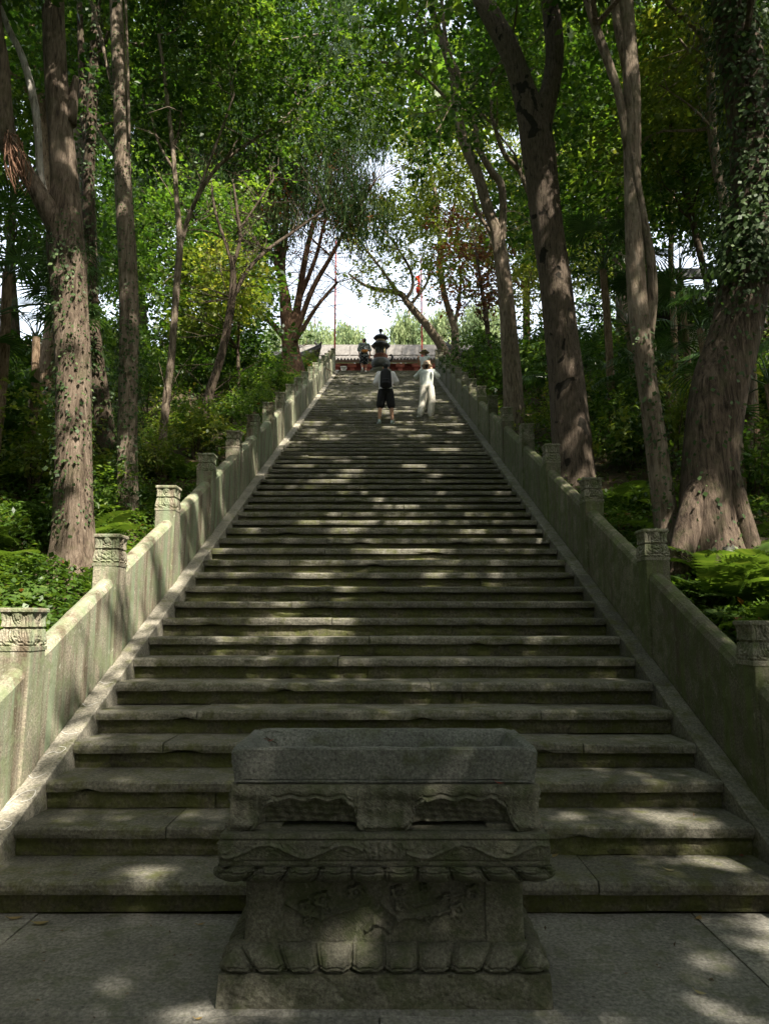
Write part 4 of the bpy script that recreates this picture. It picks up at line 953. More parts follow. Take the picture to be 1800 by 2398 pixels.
tree('tree', 'slim upright tree with bright yellow green leaves above the right balustrade end', [
    ([(1072,890,22),(1066,820,20),(1064,770,18),(1050,725,15),(1036,670,14),(1030,600,12),(1028,520,10),(1012,420,8),(985,330,6)], 30.5), ([(1030,600,7),(1060,500,6),(1075,400,4)], 30.5), ([(1062,770,10),(1075,700,8),(1080,620,5)], 30.5)],
    M['bark_mid'], fill(955, 1130, 250, 650, 27, 33, 44, .6, 1.1) + fill(880, 1020, 230, 560, 28, 34, 24, .5, .9), 'leaf_light', .17, .095, 1.4, sides=12, bump=.05, flare=.2, twigs=(50, (.8, 2.0), .3, 1.2))
tree('tree', 'small tree with orange tinged leaves behind the twin stemmed tree', [([(1150,900,14),(1140,760,12),(1125,660,9),(1110,560,6)], 24)], M['bark_dark'], fill(1030, 1170, 500, 720, 22.5, 26, 22, .5, .8), 'leaf_rust', .14, .08, .75, sides=9, twigs=(50, (.8, 2.0), .5, 1.0))
for x, Y, reg, lf_, n, lab, w in [
    (1420, 19, (1200, 1500, 40, 560, 17, 22), 'leaf_mid', 50, 'leafy tree filling the gap between the blotched trunk and the fused trunk', 20),
    (1575, 17, (1440, 1740, 160, 640, 16, 21), 'leaf_mid', 44, 'leafy tree with a lit scaly trunk behind the fused trunk', 18),
    (1780, 20, (1640, 2150, 150, 760, 17, 24), 'leaf_dark', 46, 'dark tree behind the ivy cloaked giant at the right edge', 30),
    (1300, 28, (1080, 1480, 120, 700, 25, 33), 'leaf_light', 60, 'sunlit tree far behind the blotched trunk', 26),
    (1500, 34, (1280, 1900, 60, 640, 30, 38), 'leaf_mid', 56, 'tall tree in the distance beyond the temple roof', 30)]:
    tree('tree', lab, [([(x, 1000, w), (x + 4, 800, w*.9), (x - 5, 600, w*.75), (x + 3, 400, w*.5), (x, 220, w*.3)], Y)], M['bark_scaly'] if x == 1575 else M['bark_dark'], fill(*reg, n, .9, 1.5), lf_, .18, .10, 1.7, sides=10)
tree('weeping_cedar', 'drooping pale conifer seen past the blotched fork', [([(1235,900,20),(1232,700,16),(1240,450,12),(1236,200,8)], 34)], M['bark_cedar'], fill(1180, 1420, 40, 560, 32, 37, 30, 1.0, 1.6), 'leaf_cedar', .4, .07, 1.3, weep=True, sides=10)
# trees whose crowns shade the forecourt and the steps from the right and behind
for x, y, reg, n, lab in [(6.2, -4.5, (.2, 9.5, -9, 1.8, 7.0, 12.5), 120, 'spreading tree standing right of the forecourt behind the viewer'), (9.5, 3.5, (3.0, 12, .5, 9, 8.5, 13.5), 84, 'tall spreading tree standing right beyond the huge buttressed tree'),
                          (8.5, 14, (3.0, 12, 8, 20, 8.5, 13), 74, 'tall spreading tree on the slope right of the steps'), (8.5, 24, (5.0, 12, 17, 27, 8, 12), 44, 'tall spreading tree on the upper slope right of the steps')]:
    g = gz(x, y); P = np.array([(x, y, g - .2), (x + .1, y, g + 3), (x - .2, y + .1, g + 6.5), (x - .3, y, g + 10)])
    tree('tree', lab, [{'P': P, 'R': np.array([.34, .28, .22, .12])}], M['bark_grey'], wfill(*reg, n, .8, 1.35), 'leaf_mid', .17, .10, 2.4, sides=14, sprigs=2)
for x, y, reg, n, lab in [(-6.5, -4, (-11, -1.6, -9, 3.4, 3.5, 11), 90, 'unseen spreading tree added left of the forecourt to cut sky light'), (0.5, -13, (-9, 9, -17, -7.5, 1.2, 12), 130, 'unseen broad tree added behind the viewer to shut out low sky light'),  # surrounding and overhead trees added to keep sky light off the stone
                          (-12, -12, (-19, -6, -18, -3, .8, 11), 110, 'unseen bushy tree added at the left rear to dim the forecourt'), (13, -10, (7.5, 19, -16, -1, .8, 11), 110, 'unseen bushy tree added at the right rear to dim the forecourt'),
                          (-6.4, 14.0, (.4, 4.5, -6, 15, 10, 13.5), 34, 'tall left bank tree added so its top blocks sky above the steps'), (7.2, 19, (1.2, 6, 13, 27, 10.5, 14), 24, 'tall tree added to block sky above the upper steps'),
                          (14, 6, (11, 19, -1, 14, 3, 12), 60, 'unseen bushy tree added on the far right bank against side light'), (-9, 9, (-9.5, 1.2, -3.5, 9, 10.0, 13.0), 84, 'unseen tall tree added to close the sky above the foot of the steps'), (-13, 4, (-19, -6.5, -2, 10, .8, 10), 100, 'unseen bushy tree added on the far left bank against side light'), (-12, 17, (-16, -7, 12, 22, 9, 14), 30, 'tall tree added above the left bank to close the sky')]:
    g = gz(x, y); P = np.array([(x, y, g - .2), (x + .1, y, g + 3), (x - .2, y + .1, g + 6.5), (x - .3, y, g + 9)])
    tree('tree', lab, [{'P': P, 'R': np.array([.34, .28, .22, .12])}], M['bark_grey'], wfill(*reg, n, 1.0, 1.7), 'leaf_mid', .40, .24, 2.4, sides=12, sprigs=1)
# pale conifers beyond the terrace
for i, (px, Y, top, w, lab) in enumerate([(735, 62, 738, 74, 'pale feathery conifer beyond the terrace left of the bare flagpole'), (812, 66, 742, 62, 'pale feathery conifer beyond the terrace between the flagpole and the incense burner'),
        (958, 60, 718, 66, 'pale feathery conifer beyond the terrace right of the incense burner'), (1040, 64, 715, 74, 'pale feathery conifer beyond the terrace above the right pavilion'), (660, 66, 745, 70, 'pale feathery conifer beyond the terrace above the left pavilion'), (1130, 62, 700, 90, 'pale feathery conifer half hidden beyond the right pavilion')]):
    t = at(px, top, Y); bse = at(px, 870, Y); cl = []
    for k in range(84):
        f = rng.random() ** .6; rr = (2.0 * w / FPX * Y) * (.12 + .88*(1 - f) ** .6) * rng.random() ** .5; a = rng.uniform(0, 6.28)
        cl.append((np.array([bse[0] + rr*math.cos(a), Y + rr*math.sin(a), lerp(ZTOP + 3, t[2] - .5, f)]), rng.uniform(.7, 1.2)))
    P = np.array([(bse[0], Y, ZTOP - .2), (bse[0], Y, lerp(ZTOP, t[2], .6)), (bse[0], Y, t[2] - .3)])
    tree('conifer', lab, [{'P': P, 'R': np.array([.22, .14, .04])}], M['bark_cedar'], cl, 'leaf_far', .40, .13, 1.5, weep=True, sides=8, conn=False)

# ------------------------------------------------------------------ undergrowth: shrubs, palms, ferns, ground cover
def shrub_proto(kind, leaf, L, W, h, n, stems=5):
    r = empty('shrub'); b = MB(); tips = []
    for i in range(stems):
        a = rng.uniform(0, 6.28); e = np.array([math.cos(a)*h*.35*rng.random(), math.sin(a)*h*.35*rng.random(), h*rng.uniform(.55, .9)])
        b.tube([(0, 0, -.1), e*.4 + rng.normal(size=3)*.05, e], [.018, .013, .005], 5, 2); tips.append(e)
    b.build('stems', M['bark_dark'], r, loc=(0, 0, 0), local=True)
    Q, A = [], []
    for e in tips:
        for k in range(3):
            c = e * rng.uniform(.55, 1.0) + rng.normal(size=3) * h * np.array([.22, .22, .1]); c[2] = max(.25, c[2])
            q, v = clump_leaves(c, h * rng.uniform(.22, .34), n // (3*stems), L, W, 7, .8, .3); Q.append(q); A.append(v)
    Q = np.concatenate(Q); me = quads_mesh('foliage', Q, np.concatenate(A)); link('foliage', me, M[leaf], r, (0, 0, 0), True)
    return r
SH = [shrub_proto(0, 'leaf_mid', .11, .06, 1.5, 1900), shrub_proto(1, 'leaf_dark', .13, .065, 1.9, 2000), shrub_proto(2, 'leaf_light', .12, .065, 1.6, 1500, 6), shrub_proto(3, 'leaf_dark', .20, .085, 1.4, 1100)]
SLAB = ['leafy green shrub', 'dark evergreen shrub', 'yellow green shrub', 'dark large leaved shrub']
SGRP = ['green shrubs of the undergrowth', 'dark evergreen shrubs of the undergrowth', 'yellow green shrubs of the undergrowth', 'large leaved shrubs of the undergrowth']
first = [True] * 4
ORD = 'first second third fourth fifth sixth seventh eighth ninth tenth eleventh twelfth thirteenth fourteenth fifteenth sixteenth seventeenth eighteenth nineteenth twentieth'.split()
def place_words(x, y):
    F = FL if x < 0 else FR; i = int(np.argmin([abs(f - y) for f in F])); d = abs(x) - 2.6
    return ('close behind' if d < 1.0 else 'a little way behind' if d < 2.6 else 'well back from' if d < 5 else 'deep in the wood beyond') + ' the ' + ORD[max(0, i - 1)] + ' post of the ' + ('left' if x < 0 else 'right') + ' balustrade'
def put_shrub(k, x, y, s):
    o = SH[k] if first[k] else copy_tree(SH[k]); first[k] = False
    o.location = (x, y, gz(x, y) - .03); o.rotation_euler = (0, 0, rng.uniform(0, 6.28)); o.scale = (s, s, s * rng.uniform(.85, 1.15))
    tag(o, SLAB[k] + ' ' + place_words(x, y), 'shrub', SGRP[k])
spots = []
def try_spot(x, y, rad):
    if any((x-a)**2 + (y-b_)**2 < (.5*(rad+c))**2 for a, b_, c in spots): return False
    spots.append((x, y, rad)); return True
for s, nn in ((-1, 64), (1, 66)):
    n = 0
    while n < nn:
        y = rng.uniform(9.0, 34); x = s * ((3.3 if y < 22 else 2.95) + 10 * rng.random() ** 1.3 * (.35 + .65*y/34)); sc0 = rng.uniform(.55, 1.05) * (.75 + .018*y) * (.75 if abs(x) < 4 else 1.1)
        if abs(x) < 3.3 and y > 24: sc0 *= .7
        n += 1
        d_ = depth(y, gz(x, y) + 1.6*sc0); px_ = 900 + FPX*x/d_
        if y > 20 and (650 < px_ < 800 or 1010 < px_ < 1090): sc0 *= .45
        if not try_spot(x, y, 1.1*sc0): continue
        k = int(rng.choice([0, 1, 2, 3], p=[.38, .22, .22, .18] if s < 0 else [.34, .34, .14, .18])); put_shrub(k, x, y, sc0)
for i in range(26):
    s_ = -1 if i % 5 else 1; x = s_ * rng.uniform(3.4, 7.5); y = rng.uniform(8.2, 13.5)
    if try_spot(x, y, .55): put_shrub(int(rng.choice([0, 2, 3])), x, y, rng.uniform(.4, .62))
for k in range(9): put_shrub(int(k % 2), 8 + 2.2*k if k < 5 else -8 - 2.4*(k - 4), 8.5 + rng.uniform(-1, 3), 1.3)
# fan palms
def frond_mesh():
    b = MB(); pl = .75; b.tube([(0, 0, 0), (.25, 0, .22), (.60, 0, .36), (pl, 0, .38)], [.012, .009, .007, .006], 5, 2)
    n = 30
    for i in range(n):
        a = (i / (n - 1) - .5) * 2 * 2.35; L = .52 * (1 - .22 * abs(a) / 2.35) * rng.uniform(.92, 1.05); w = .016
        d = np.array([math.cos(a), math.sin(a), 0]); t = np.array([-d[1], d[0], 0]); c0 = np.array([pl, 0, .38]); dz = .05 * math.cos(a*1.5)
        p1 = c0 + d*L*.5 + np.array([0, 0, .02 + dz]); p2 = c0 + d*L*.85 + np.array([0, 0, -.04 + dz*.5]); p3 = c0 + d*L + np.array([0, 0, -.15])
        b.add([c0, p1 - t*w, p1 + np.array([0, 0, .008]), p1 + t*w, p2 - t*w*.7, p2 + t*w*.7, p3], [(0, 1, 2), (0, 2, 3), (1, 4, 2), (2, 4, 5), (2, 5, 3), (4, 6, 5)])
    me = bpy.data.meshes.new('frond'); me.from_pydata(np.concatenate(b.v).tolist(), [], b.f)
    a_ = me.attributes.new('v', 'FLOAT', 'FACE'); a_.data.foreach_set('value', np.clip(.45 + .2*rng.normal(size=len(b.f)), 0, 1).astype(np.float32)); me.materials.append(M['leaf_palm']); return me
FM = [frond_mesh() for _ in range(3)]
def palm(px, py, Y, n, s, label):
    c = at(px, py, Y); g = gz(c[0], c[1]); z = max(c[2], g + .3); r = empty('fan_palm', (c[0], Y, g)); tag(r, label, 'palm', 'fan palms in the undergrowth')
    b = MB(); b.tube([(c[0], Y, g - .1), (c[0] + .05, Y, lerp(g, z, .5)), (c[0], Y, z)], [.075*s, .065*s, .06*s], 9, 3, .08); b.build('trunk', M['bark_scaly'], r)
    for i in range(n):
        o = link('frond', FM[i % 3], None, r, (c[0], Y, z - .03)); a = i * 2.4 + rng.uniform(-.3, .3)
        o.rotation_euler = (rng.uniform(-.3, .3), rng.uniform(-.75, .65), a); o.scale = (s,)*3
for px, py, Y, n, s, lab in [(18, 640, 9.5, 11, 1.1, 'sunlit fan palm at the far left edge beneath the dark eave of leaves'), (85, 790, 10.5, 10, .95, 'small fan palm with drooping fronds against the forked tree trunk'), (-30, 740, 8.6, 9, 1.0, 'fan palm cut by the left edge of the view'),
        (1411, 632, 13.5, 12, 1.15, 'dark fan palm between the blotched trunk and the fused trunk'), (1590, 640, 14.5, 11, 1.2, 'fan palm with a raised frond before the white temple wall'), (1640, 770, 11.5, 10, 1.1, 'fan palm low beside the huge buttressed tree'), (1470, 760, 15, 10, 1.1, 'fan palm in deep shade left of the fused trunk'),
        (1800, 900, 9.6, 11, 1.1, 'pale fan palm at the right edge behind the huge tree'), (1560, 900, 13, 10, 1.1, 'fan palm in the shade right of the fused trunk'), (1330, 900, 17, 9, 1.1, 'fan palm hidden behind the blotched trunk'), (1740, 690, 12.5, 9, 1.1, 'fan palm high behind the huge buttressed tree')]:
    palm(px, py, Y, n, s, lab)
# ferns
def fern_frond(L, n=20):
    V = []; k = np.arange(n); t = (k + .6) / n
    for j in range(n):
        y = t[j]; p = np.array([L*y*.95, 0, L*(.62*y - .62*y*y*1.15)]); ln = L * .26 * math.sin(min(1, y*1.1 + .12) * math.pi) ** .7 + .01; w = L * .030
        for s in (-1, 1):
            d = unit(np.array([.35, s, -.15])); q = np.array([1, 0, .2]) * w
            V.append([p, p + d*ln*.45 + q, p + d*ln, p + d*ln*.45 - q])
    for j in range(6):
        y0, y1 = j/6, (j+1)/6; f = lambda y: np.array([L*y*.95, 0, L*(.62*y - .62*y*y*1.15)]); w = .006
        V.append([f(y0) + (0, w, 0), f(y0) - (0, w, 0), f(y1) - (0, w, 0), f(y1) + (0, w, 0)])
    V = np.array(V); me = quads_mesh('frond', V, np.clip(.5 + .15*rng.normal(size=len(V)), 0, 1)); me.materials.append(M['leaf_fern']); return me
FF = [fern_frond(.62), fern_frond(.52), fern_frond(.72)]
def fern(x, y, n, s, label, group):
    r = empty('fern', (x, y, gz(x, y) + .02)); tag(r, label, 'fern', group)
    for i in range(n):
        o = link('frond', FF[i % 3], None, r, (0, 0, 0), True); o.rotation_euler = (rng.uniform(-.3, .3), rng.uniform(-.55, .1), i * 6.283 / n + rng.uniform(-.4, .4)); o.scale = (s*rng.uniform(.8, 1.15),)*3
for i in range(46):
    s = -1 if i < 33 else 1; x = s * (3.15 + 3.6 * rng.random() ** 1.2); y = rng.uniform(4.9, 11.5) if s < 0 else rng.uniform(5.2, 10.5)
    if s > 0 and i % 2: x = rng.uniform(3.2, 4.5); y = rng.uniform(5.6, 7.2)
    n_ = int(rng.integers(7, 11)); q_ = rng.uniform(1.0, 1.65)
    fern(x, y, n_, q_, ('small' if q_ < 1.2 else 'broad' if q_ > 1.45 else 'arching') + ' green fern ' + place_words(x, y), 'ferns on the left bank' if s < 0 else 'ferns on the right bank')
def cover(name, label, s, n):
    near = rng.random(n) < .5
    y = np.where(near, rng.uniform(4.3, 10.5, n), 3.0 + 30 * rng.random(n) ** 1.9); x = s * np.where(near, 2.6 + 4.0 * rng.random(n) ** 1.2, 2.6 + 9 * rng.random(n) ** 1.5); hgt = .08 + .30 * np.abs(np.sin(x*2.1 + y*1.3) * np.cos(y*1.7 - x*1.1)) * np.clip((np.abs(x) - 2.55) / .4, .3, 1)
    z = ground(x, y) + hgt * rng.random(n) ** .6; sc_ = (1 + np.clip((y - 9) / 12, 0, 1.3))[:, None, None]
    P = np.stack([x, y, z], -1); q = leaf_quads(P, .078, .044, .15, .8, .2); q = P[:, None] + (q - P[:, None]) * sc_
    o = link(name, quads_mesh(name, q, np.clip(.45 + .22*rng.normal(size=n) + .15*np.sin(x*3 + y*2), 0, 1)), M['leaf_cover'], None, (0, 0, 0)); tag(o, label, 'ground cover', kind='stuff')
cover('ground_cover', 'low leafy plants covering the bank left of the steps', -1, 66000); cover('ground_cover', 'low leafy plants covering the bank right of the steps', 1, 52000)
def rock(x, y, s, seed, label, zoff=0.):
    b = MB(); n = 14; r_ = np.random.default_rng(seed); k = r_.normal(size=(6, 3)); rows = []
    for i in range(9):
        th = math.pi * i / 8; rows.append([])
        for j in range(n + 1):
            ph = 2*math.pi*(j % n)/n; d = np.array([math.sin(th)*math.cos(ph), math.sin(th)*math.sin(ph), math.cos(th)]); f = 1 + .16*np.sin(k @ d * 2.2).sum()/2.0
            rows[-1].append(np.array([x, y, gz(x, y) + zoff]) + d * np.array(s) * f)
    b.grid(rows, flip=True); tag(b.build('rock', M['rock'], None, True), label, 'rock')
q = at(1712, 1300, 7.15); rock(q[0], 7.15, (.09, .08, .22), 3, 'upright grey green stone wedged at the foot of the huge buttressed tree', .25)
q = at(1716, 1370, 7.0); rock(q[0], 7.0, (.075, .07, .12), 5, 'small greenish stone below the wedged upright stone', .08)
q = at(1775, 1290, 7.9); rock(q[0], 7.9, (.20, .18, .12), 9, 'rounded stone among the roots at the right edge', .12)

# ------------------------------------------------------------------ fallen leaves and the twig
def fallen(px, py, Z, Yfix, L, rz, mat, label, curl=.25):
    u = (px - 900) / FPX; v = (1199 - py) / FPX; d = np.array([u, cP - v*sP, sP + v*cP]); k = (Z - EYE) / d[2] if Yfix is None else Yfix / d[1]
    p = d*k + np.array([0, 0, EYE]); b = MB(); rows = []
    for t in np.linspace(0, 1, 7):
        w = L * .24 * math.sin(math.pi * (t*.96 + .02)) ** .8; z = .005 + curl * L * (t - .5) ** 2 * 2
        rows.append([(L*(t-.5), -w, z + curl*w*.8), (L*(t-.5), 0, z), (L*(t-.5), w, z + curl*w*.8)])
    b.grid(rows, flip=True); b.tube([(-L*.5, 0, .006 + curl*L*.5), (-L*.72, .01, .01 + curl*L*.4)], [.002, .0012], 4, 1)
    o = b.build('fallen_leaf', mat, None, True, (0, 0, 0)); o.location = p; o.rotation_euler = (0, 0, rz)
    if 'v' not in o.data.attributes:
        a_ = o.data.attributes.new('v', 'FLOAT', 'FACE'); a_.data.foreach_set('value', np.full(len(o.data.polygons), rng.random(), dtype=np.float32))
    tag(o, label, 'leaf', 'fallen leaves on the stone')
for a in [(36, 2154, 0, None, .075, .2, M['litter'], 'golden fallen leaf on the paving at the left edge'), (95, 2166, 0, None, .08, .1, M['litter'], 'pale fallen leaf on the paving right of the golden one'), (470, 2168, 0, None, .04, .6, M['litter'], 'tiny pale leaf on the paving left of the pedestal'),
          (1567, 2041, RIS, None, .055, -.5, M['litter'], 'orange yellow leaf on the lowest step right of the pedestal'), (1290, 2009, RIS, None, .10, .3, M['litter'], 'curled dull yellow leaf on the lowest step beside the pedestal'), (1746, 1915, 2*RIS, None, .06, .8, M['litter'], 'small pale leaf at the right end of the second step'),
          (1736, 2007, RIS, None, .05, 1.2, M['litter_red'], 'small reddish leaf at the right end of the lowest step'), (1636, 2154, 0, None, .06, .9, M['litter'], 'small green yellow leaf on the paving near the right joint'), (1640, 2330, 0, None, .05, -.7, M['litter'], 'small yellow sliver of leaf on the front right paving'), (465, 2390, 0, None, .03, .4, M['litter'], 'tiny yellow leaf on the front paving left of the plinth'), (1477, 1586, 6*RIS, None, .06, .2, M['litter'], 'pale leaf at the right end of the sixth step')]:
    fallen(*a)
fallen(1171, 1838, .862, 3.19, .045, -.6, M['litter_red'], 'brown leaf caught on the ledge of the trough feet')
fallen(632, 1739, .93, 3.62, .04, .5, M['litter_red'], 'dark red leaf lying inside the trough', .6)
b = MB(); b.tube([at(608, 1709, 3.76), at(625, 1728, 3.70), at(648, 1741, 3.58)], [.0025, .003, .002], 5, 2); tag(b.build('twig', M['bark_dark']), 'thin dark twig fallen across the left end of the trough', 'twig')

P = []
for i in range(420):
    if i < 210: x, y, z = rng.uniform(-4, 4), rng.uniform(2.0, 4.0), .004
    else:
        k = int(1 + 34 * rng.random() ** 1.6); x = rng.uniform(-2.1, 2.1); y = D0 + (k - 1)*T + rng.uniform(.2, .40) if rng.random() < .7 else D0 + (k - 1)*T + rng.uniform(.05, .4); z = k * RIS + .006
    if abs(x) < .75 and 3.1 < y < 3.9: continue
    P.append((x, y, z))
P = np.array(P); q = leaf_quads(P, .026, .013, .0, .97, .25); q[..., 2] = np.maximum(q[..., 2], P[:, None, 2])
tag(link('leaf_crumbs', quads_mesh('leaf_crumbs', q, rng.random(len(P)) * .6), M['litter_brown'], None, (0, 0, 0)), 'brown crumbs of dry leaf scattered over the paving and lower steps', 'leaf litter', kind='stuff')
# ------------------------------------------------------------------ people
def capsule(b, p0, p1, r0, r1, n=12, flat=1.0):
    p0, p1 = np.array(p0, float), np.array(p1, float); d = p1 - p0; L = np.linalg.norm(d) + 1e-9; d /= L
    P, R = [], []
    for k in range(5):
        a = math.pi/2 * (1 - k/4); P.append(p0 - d*r0*math.sin(a)); R.append(max(.0008, r0*math.cos(a)))
    for k in range(5):
        a = math.pi/2 * k/4; P.append(p1 + d*r1*math.sin(a)); R.append(max(.0008, r1*math.cos(a)))
    P = np.array(P); ref = np.array([0, 1., 0]) if abs(d[1]) < .9 else np.array([1., 0, 0])
    u = np.cross(ref, d); u /= np.linalg.norm(u); w = np.cross(d, u); a = np.arange(n)*2*math.pi/n
    V = np.concatenate([P[k] + np.outer(np.cos(a)*R[k], u) + np.outer(np.sin(a)*R[k]*flat, w) for k in range(len(P))]); m = len(P)
    F = [(k*n+i, k*n+(i+1)%n, (k+1)*n+(i+1)%n, (k+1)*n+i) for k in range(m-1) for i in range(n)] + [tuple(range(n))[::-1], tuple((m-1)*n+i for i in range(n))]
    b.add(V, F)
def chain(b, pts, rads, flat=1.0):
    for (p, q), (r, t) in zip(zip(pts[:-1], pts[1:]), zip(rads[:-1], rads[1:])): capsule(b, p, q, r, t, 12, flat)
def weld(b, name, mat, parent, voxel=.012, it=3):
    o = b.build(name, mat, parent, True, (0, 0, 0), True)
    m = o.modifiers.new('r', 'REMESH'); m.mode = 'VOXEL'; m.voxel_size = voxel
    sm = o.modifiers.new('s', 'SMOOTH'); sm.iterations = it; sm.factor = .5
    dg = bpy.context.evaluated_depsgraph_get(); me = bpy.data.meshes.new_from_object(o.evaluated_get(dg)); o.modifiers.clear()
    old = o.data; o.data = me; me.name = name; bpy.data.meshes.remove(old); me.shade_smooth()
    if not me.materials: me.materials.append(mat)
    return o
V3 = lambda *a: np.array(a, float)
def person(label, loc, rz, J, skin='skin', build=1.0, height=1.0):
    """J: joints. x right, y forward, z up, feet on z = 0"""
    r = empty('person', loc, rz); r.scale = (height,)*3; tag(r, label, 'person')
    b = MB(); k = build
    capsule(b, J['pel'] + V3(-.045, 0, 0), J['pel'] + V3(.045, 0, 0), .105*k, .105*k)
    chain(b, [J['pel'], J['waist'], J['chest']], [.115*k, .105*k, .125*k], .9); capsule(b, J['chest'] + V3(-.07, 0, .03), J['chest'] + V3(.07, 0, .03), .10*k, .10*k, 12, .9)
    chain(b, [J['chest'] + V3(0, 0, .08), J['neck'], J['head'] + V3(0, -.01, -.06)], [.08, .052, .055])
    hd = J['head']; f = J.get('face', V3(0, 1, 0)); f = f / np.linalg.norm(f); side = np.cross(f, V3(0, 0, 1))
    capsule(b, hd - f*.02 + V3(0, 0, .03), hd + f*.02 + V3(0, 0, .02), .085, .078); capsule(b, hd + f*.03 + V3(0, 0, -.02), hd + f*.04 + V3(0, 0, -.075), .068, .045)
    capsule(b, hd + f*.095 + V3(0, 0, .005), hd + f*.108 + V3(0, 0, -.03), .010, .015)
    for s in (-1, 1): capsule(b, hd + side*s*.082 + V3(0, 0, .015), hd + side*s*.082 + V3(0, 0, -.025), .014, .010)
    for s in ('l', 'r'):
        chain(b, [J['sh'+s], J['el'+s], J['wr'+s]], [.052*k, .042*k, .028]); capsule(b, J['chest'] + V3(0, 0, .07), J['sh'+s], .07, .055)
        w, e = J['wr'+s], J['el'+s]; d = (w - e) / np.linalg.norm(w - e); pd = J.get('palm'+s, d); pd = pd / np.linalg.norm(pd)
        sx = np.cross(pd, V3(0, 1, 0) if abs(pd[1]) < .8 else V3(1, 0, 0)); sx /= np.linalg.norm(sx); nn = np.cross(pd, sx)
        capsule(b, w, w + pd*.075, .026, .034, 12, .6)
        for i, L in enumerate((.068, .078, .073, .058)):
            b0 = w + pd*.075 + sx*(i-1.5)*.019; m1 = b0 + pd*L*.5 + nn*.006; chain(b, [b0, m1, m1 + (pd*.8 + nn*.6)*L*.5], [.0105, .0098, .0085])
        t0 = w + pd*.028 + sx*(-.03); chain(b, [t0, t0 + (pd*.6 - sx*.8)*.035, t0 + (pd*.9 - sx*.35 + nn*.3)*.065], [.013, .0115, .0095])
        chain(b, [J['hip'+s], J['kn'+s], lerp(J['kn'+s], J['an'+s], .3) + V3(0, -.012, 0), J['an'+s]], [.088*k, .056*k, .055*k, .037]); capsule(b, J['an'+s], J['toe'+s], .040, .032)
    weld(b, 'body', M[skin], r, .015)
    return r
def eyes(r, J):
    hd = J['head']; f = J.get('face', V3(0, 1, 0)); f = f/np.linalg.norm(f); side = np.cross(f, V3(0, 0, 1))
    for s in (-1, 1):
        b = MB(); capsule(b, hd + f*.092 + side*s*.03 + V3(0, 0, .014), hd + f*.094 + side*s*.034 + V3(0, 0, .014), .009, .008, 8); b.build('eye', M['hair'], r, True, (0, 0, 0), True)
    b = MB(); capsule(b, hd + f*.096 - side*.018 + V3(0, 0, -.055), hd + f*.096 + side*.018 + V3(0, 0, -.055), .008, .008, 8); b.build('mouth', M['rust'], r, True, (0, 0, 0), True)
def garment_top(r, J, mat, sleeve, hem, k=1.0, loose=.022, name='shirt'):
    b = MB(); pel = J['pel']
    chain(b, [lerp(J['waist'], pel, hem), J['waist'], J['chest']], [.135*k + loose*.4, .118*k + loose, .132*k + loose], .88)
    for dx in (-.05, .05): capsule(b, lerp(J['waist'], pel, hem) + V3(dx, 0, 0), J['chest'] + V3(dx*1.4, 0, .02), .11*k + loose*.6, .11*k + loose*.7, 12, .9)
    for s in ('l', 'r'):
        capsule(b, J['chest'] + V3(0, 0, .075), J['sh'+s], .075 + loose*.4, .062 + loose*.5)
        if sleeve <= 1: capsule(b, J['sh'+s], lerp(J['sh'+s], J['el'+s], sleeve), .062*k + loose*.5, .060*k + loose)
        else: chain(b, [J['sh'+s], J['el'+s], lerp(J['el'+s], J['wr'+s], sleeve - 1)], [.062*k + loose*.5, .052*k + loose*.8, .040*k + loose*.6])
    return weld(b, name, mat, r, .013, 4)
def garment_legs(r, J, mat, cut, k=1.0, loose=.02, name='trousers'):
    b = MB(); pel = J['pel']; chain(b, [J['waist'] + V3(0, 0, -.04), pel], [.112*k + loose*.5, .125*k + loose*.6], .92); capsule(b, pel + V3(-.05, 0, -.02), pel + V3(.05, 0, -.02), .112*k + loose*.5, .112*k + loose*.5)
    for s in ('l', 'r'):
        if cut <= 1: capsule(b, J['hip'+s], lerp(J['hip'+s], J['kn'+s], cut), .098*k + loose*.7, .080*k + loose)
        else: chain(b, [J['hip'+s], J['kn'+s], lerp(J['kn'+s], J['an'+s], cut - 1)], [.098*k + loose*.7, .070*k + loose, .058*k + loose*1.1])
    return weld(b, name, mat, r, .013, 4)
def shoes(r, J, mat):
    for s in ('l', 'r'):
        b = MB(); a, t = J['an'+s], J['toe'+s]; d = t - a; d[2] = 0; d /= np.linalg.norm(d)
        capsule(b, a + V3(0, 0, -.035) - d*.03, t + V3(0, 0, .008), .048, .042); capsule(b, a + V3(0, 0, .0), a + V3(0, 0, .03), .045, .042); weld(b, 'shoe', mat, r, .009, 2)
def hair_cap(r, J, mat, low=.0):
    hd = J['head']; f = J.get('face', V3(0, 1, 0)); f = f/np.linalg.norm(f)
    b = MB(); capsule(b, hd - f*.035 + V3(0, 0, .045), hd + f*.025 + V3(0, 0, .062), .083, .066); capsule(b, hd - f*.05 + V3(0, 0, .02), hd - f*.055 + V3(0, 0, -.045 - low), .070, .045); weld(b, 'hair', mat, r, .010, 2)
def hat(r, J, mat, crown_r, crown_h, brim_r, droop, band=None, tilt=0):
    c = J['head'] + V3(0, -.005, .045); b = MB()
    b.lathe([(brim_r, -droop), (lerp(brim_r, crown_r, .5), -droop*.35 + .004), (crown_r, .012), (crown_r*.98, crown_h*.55), (crown_r*.88, crown_h*.88), (crown_r*.5, crown_h), (.004, crown_h*1.01)], c, 28, lambda a, k: .02*math.sin(3*a + .7) if k < 2 else 0)
    h = b.build('hat', mat, r, True, (0, 0, 0), True)
    if band: b = MB(); b.lathe([(crown_r + .004, .014), (crown_r + .003, .048)], c, 28); b.build('hat_band', band, h, True, (0, 0, 0), True)
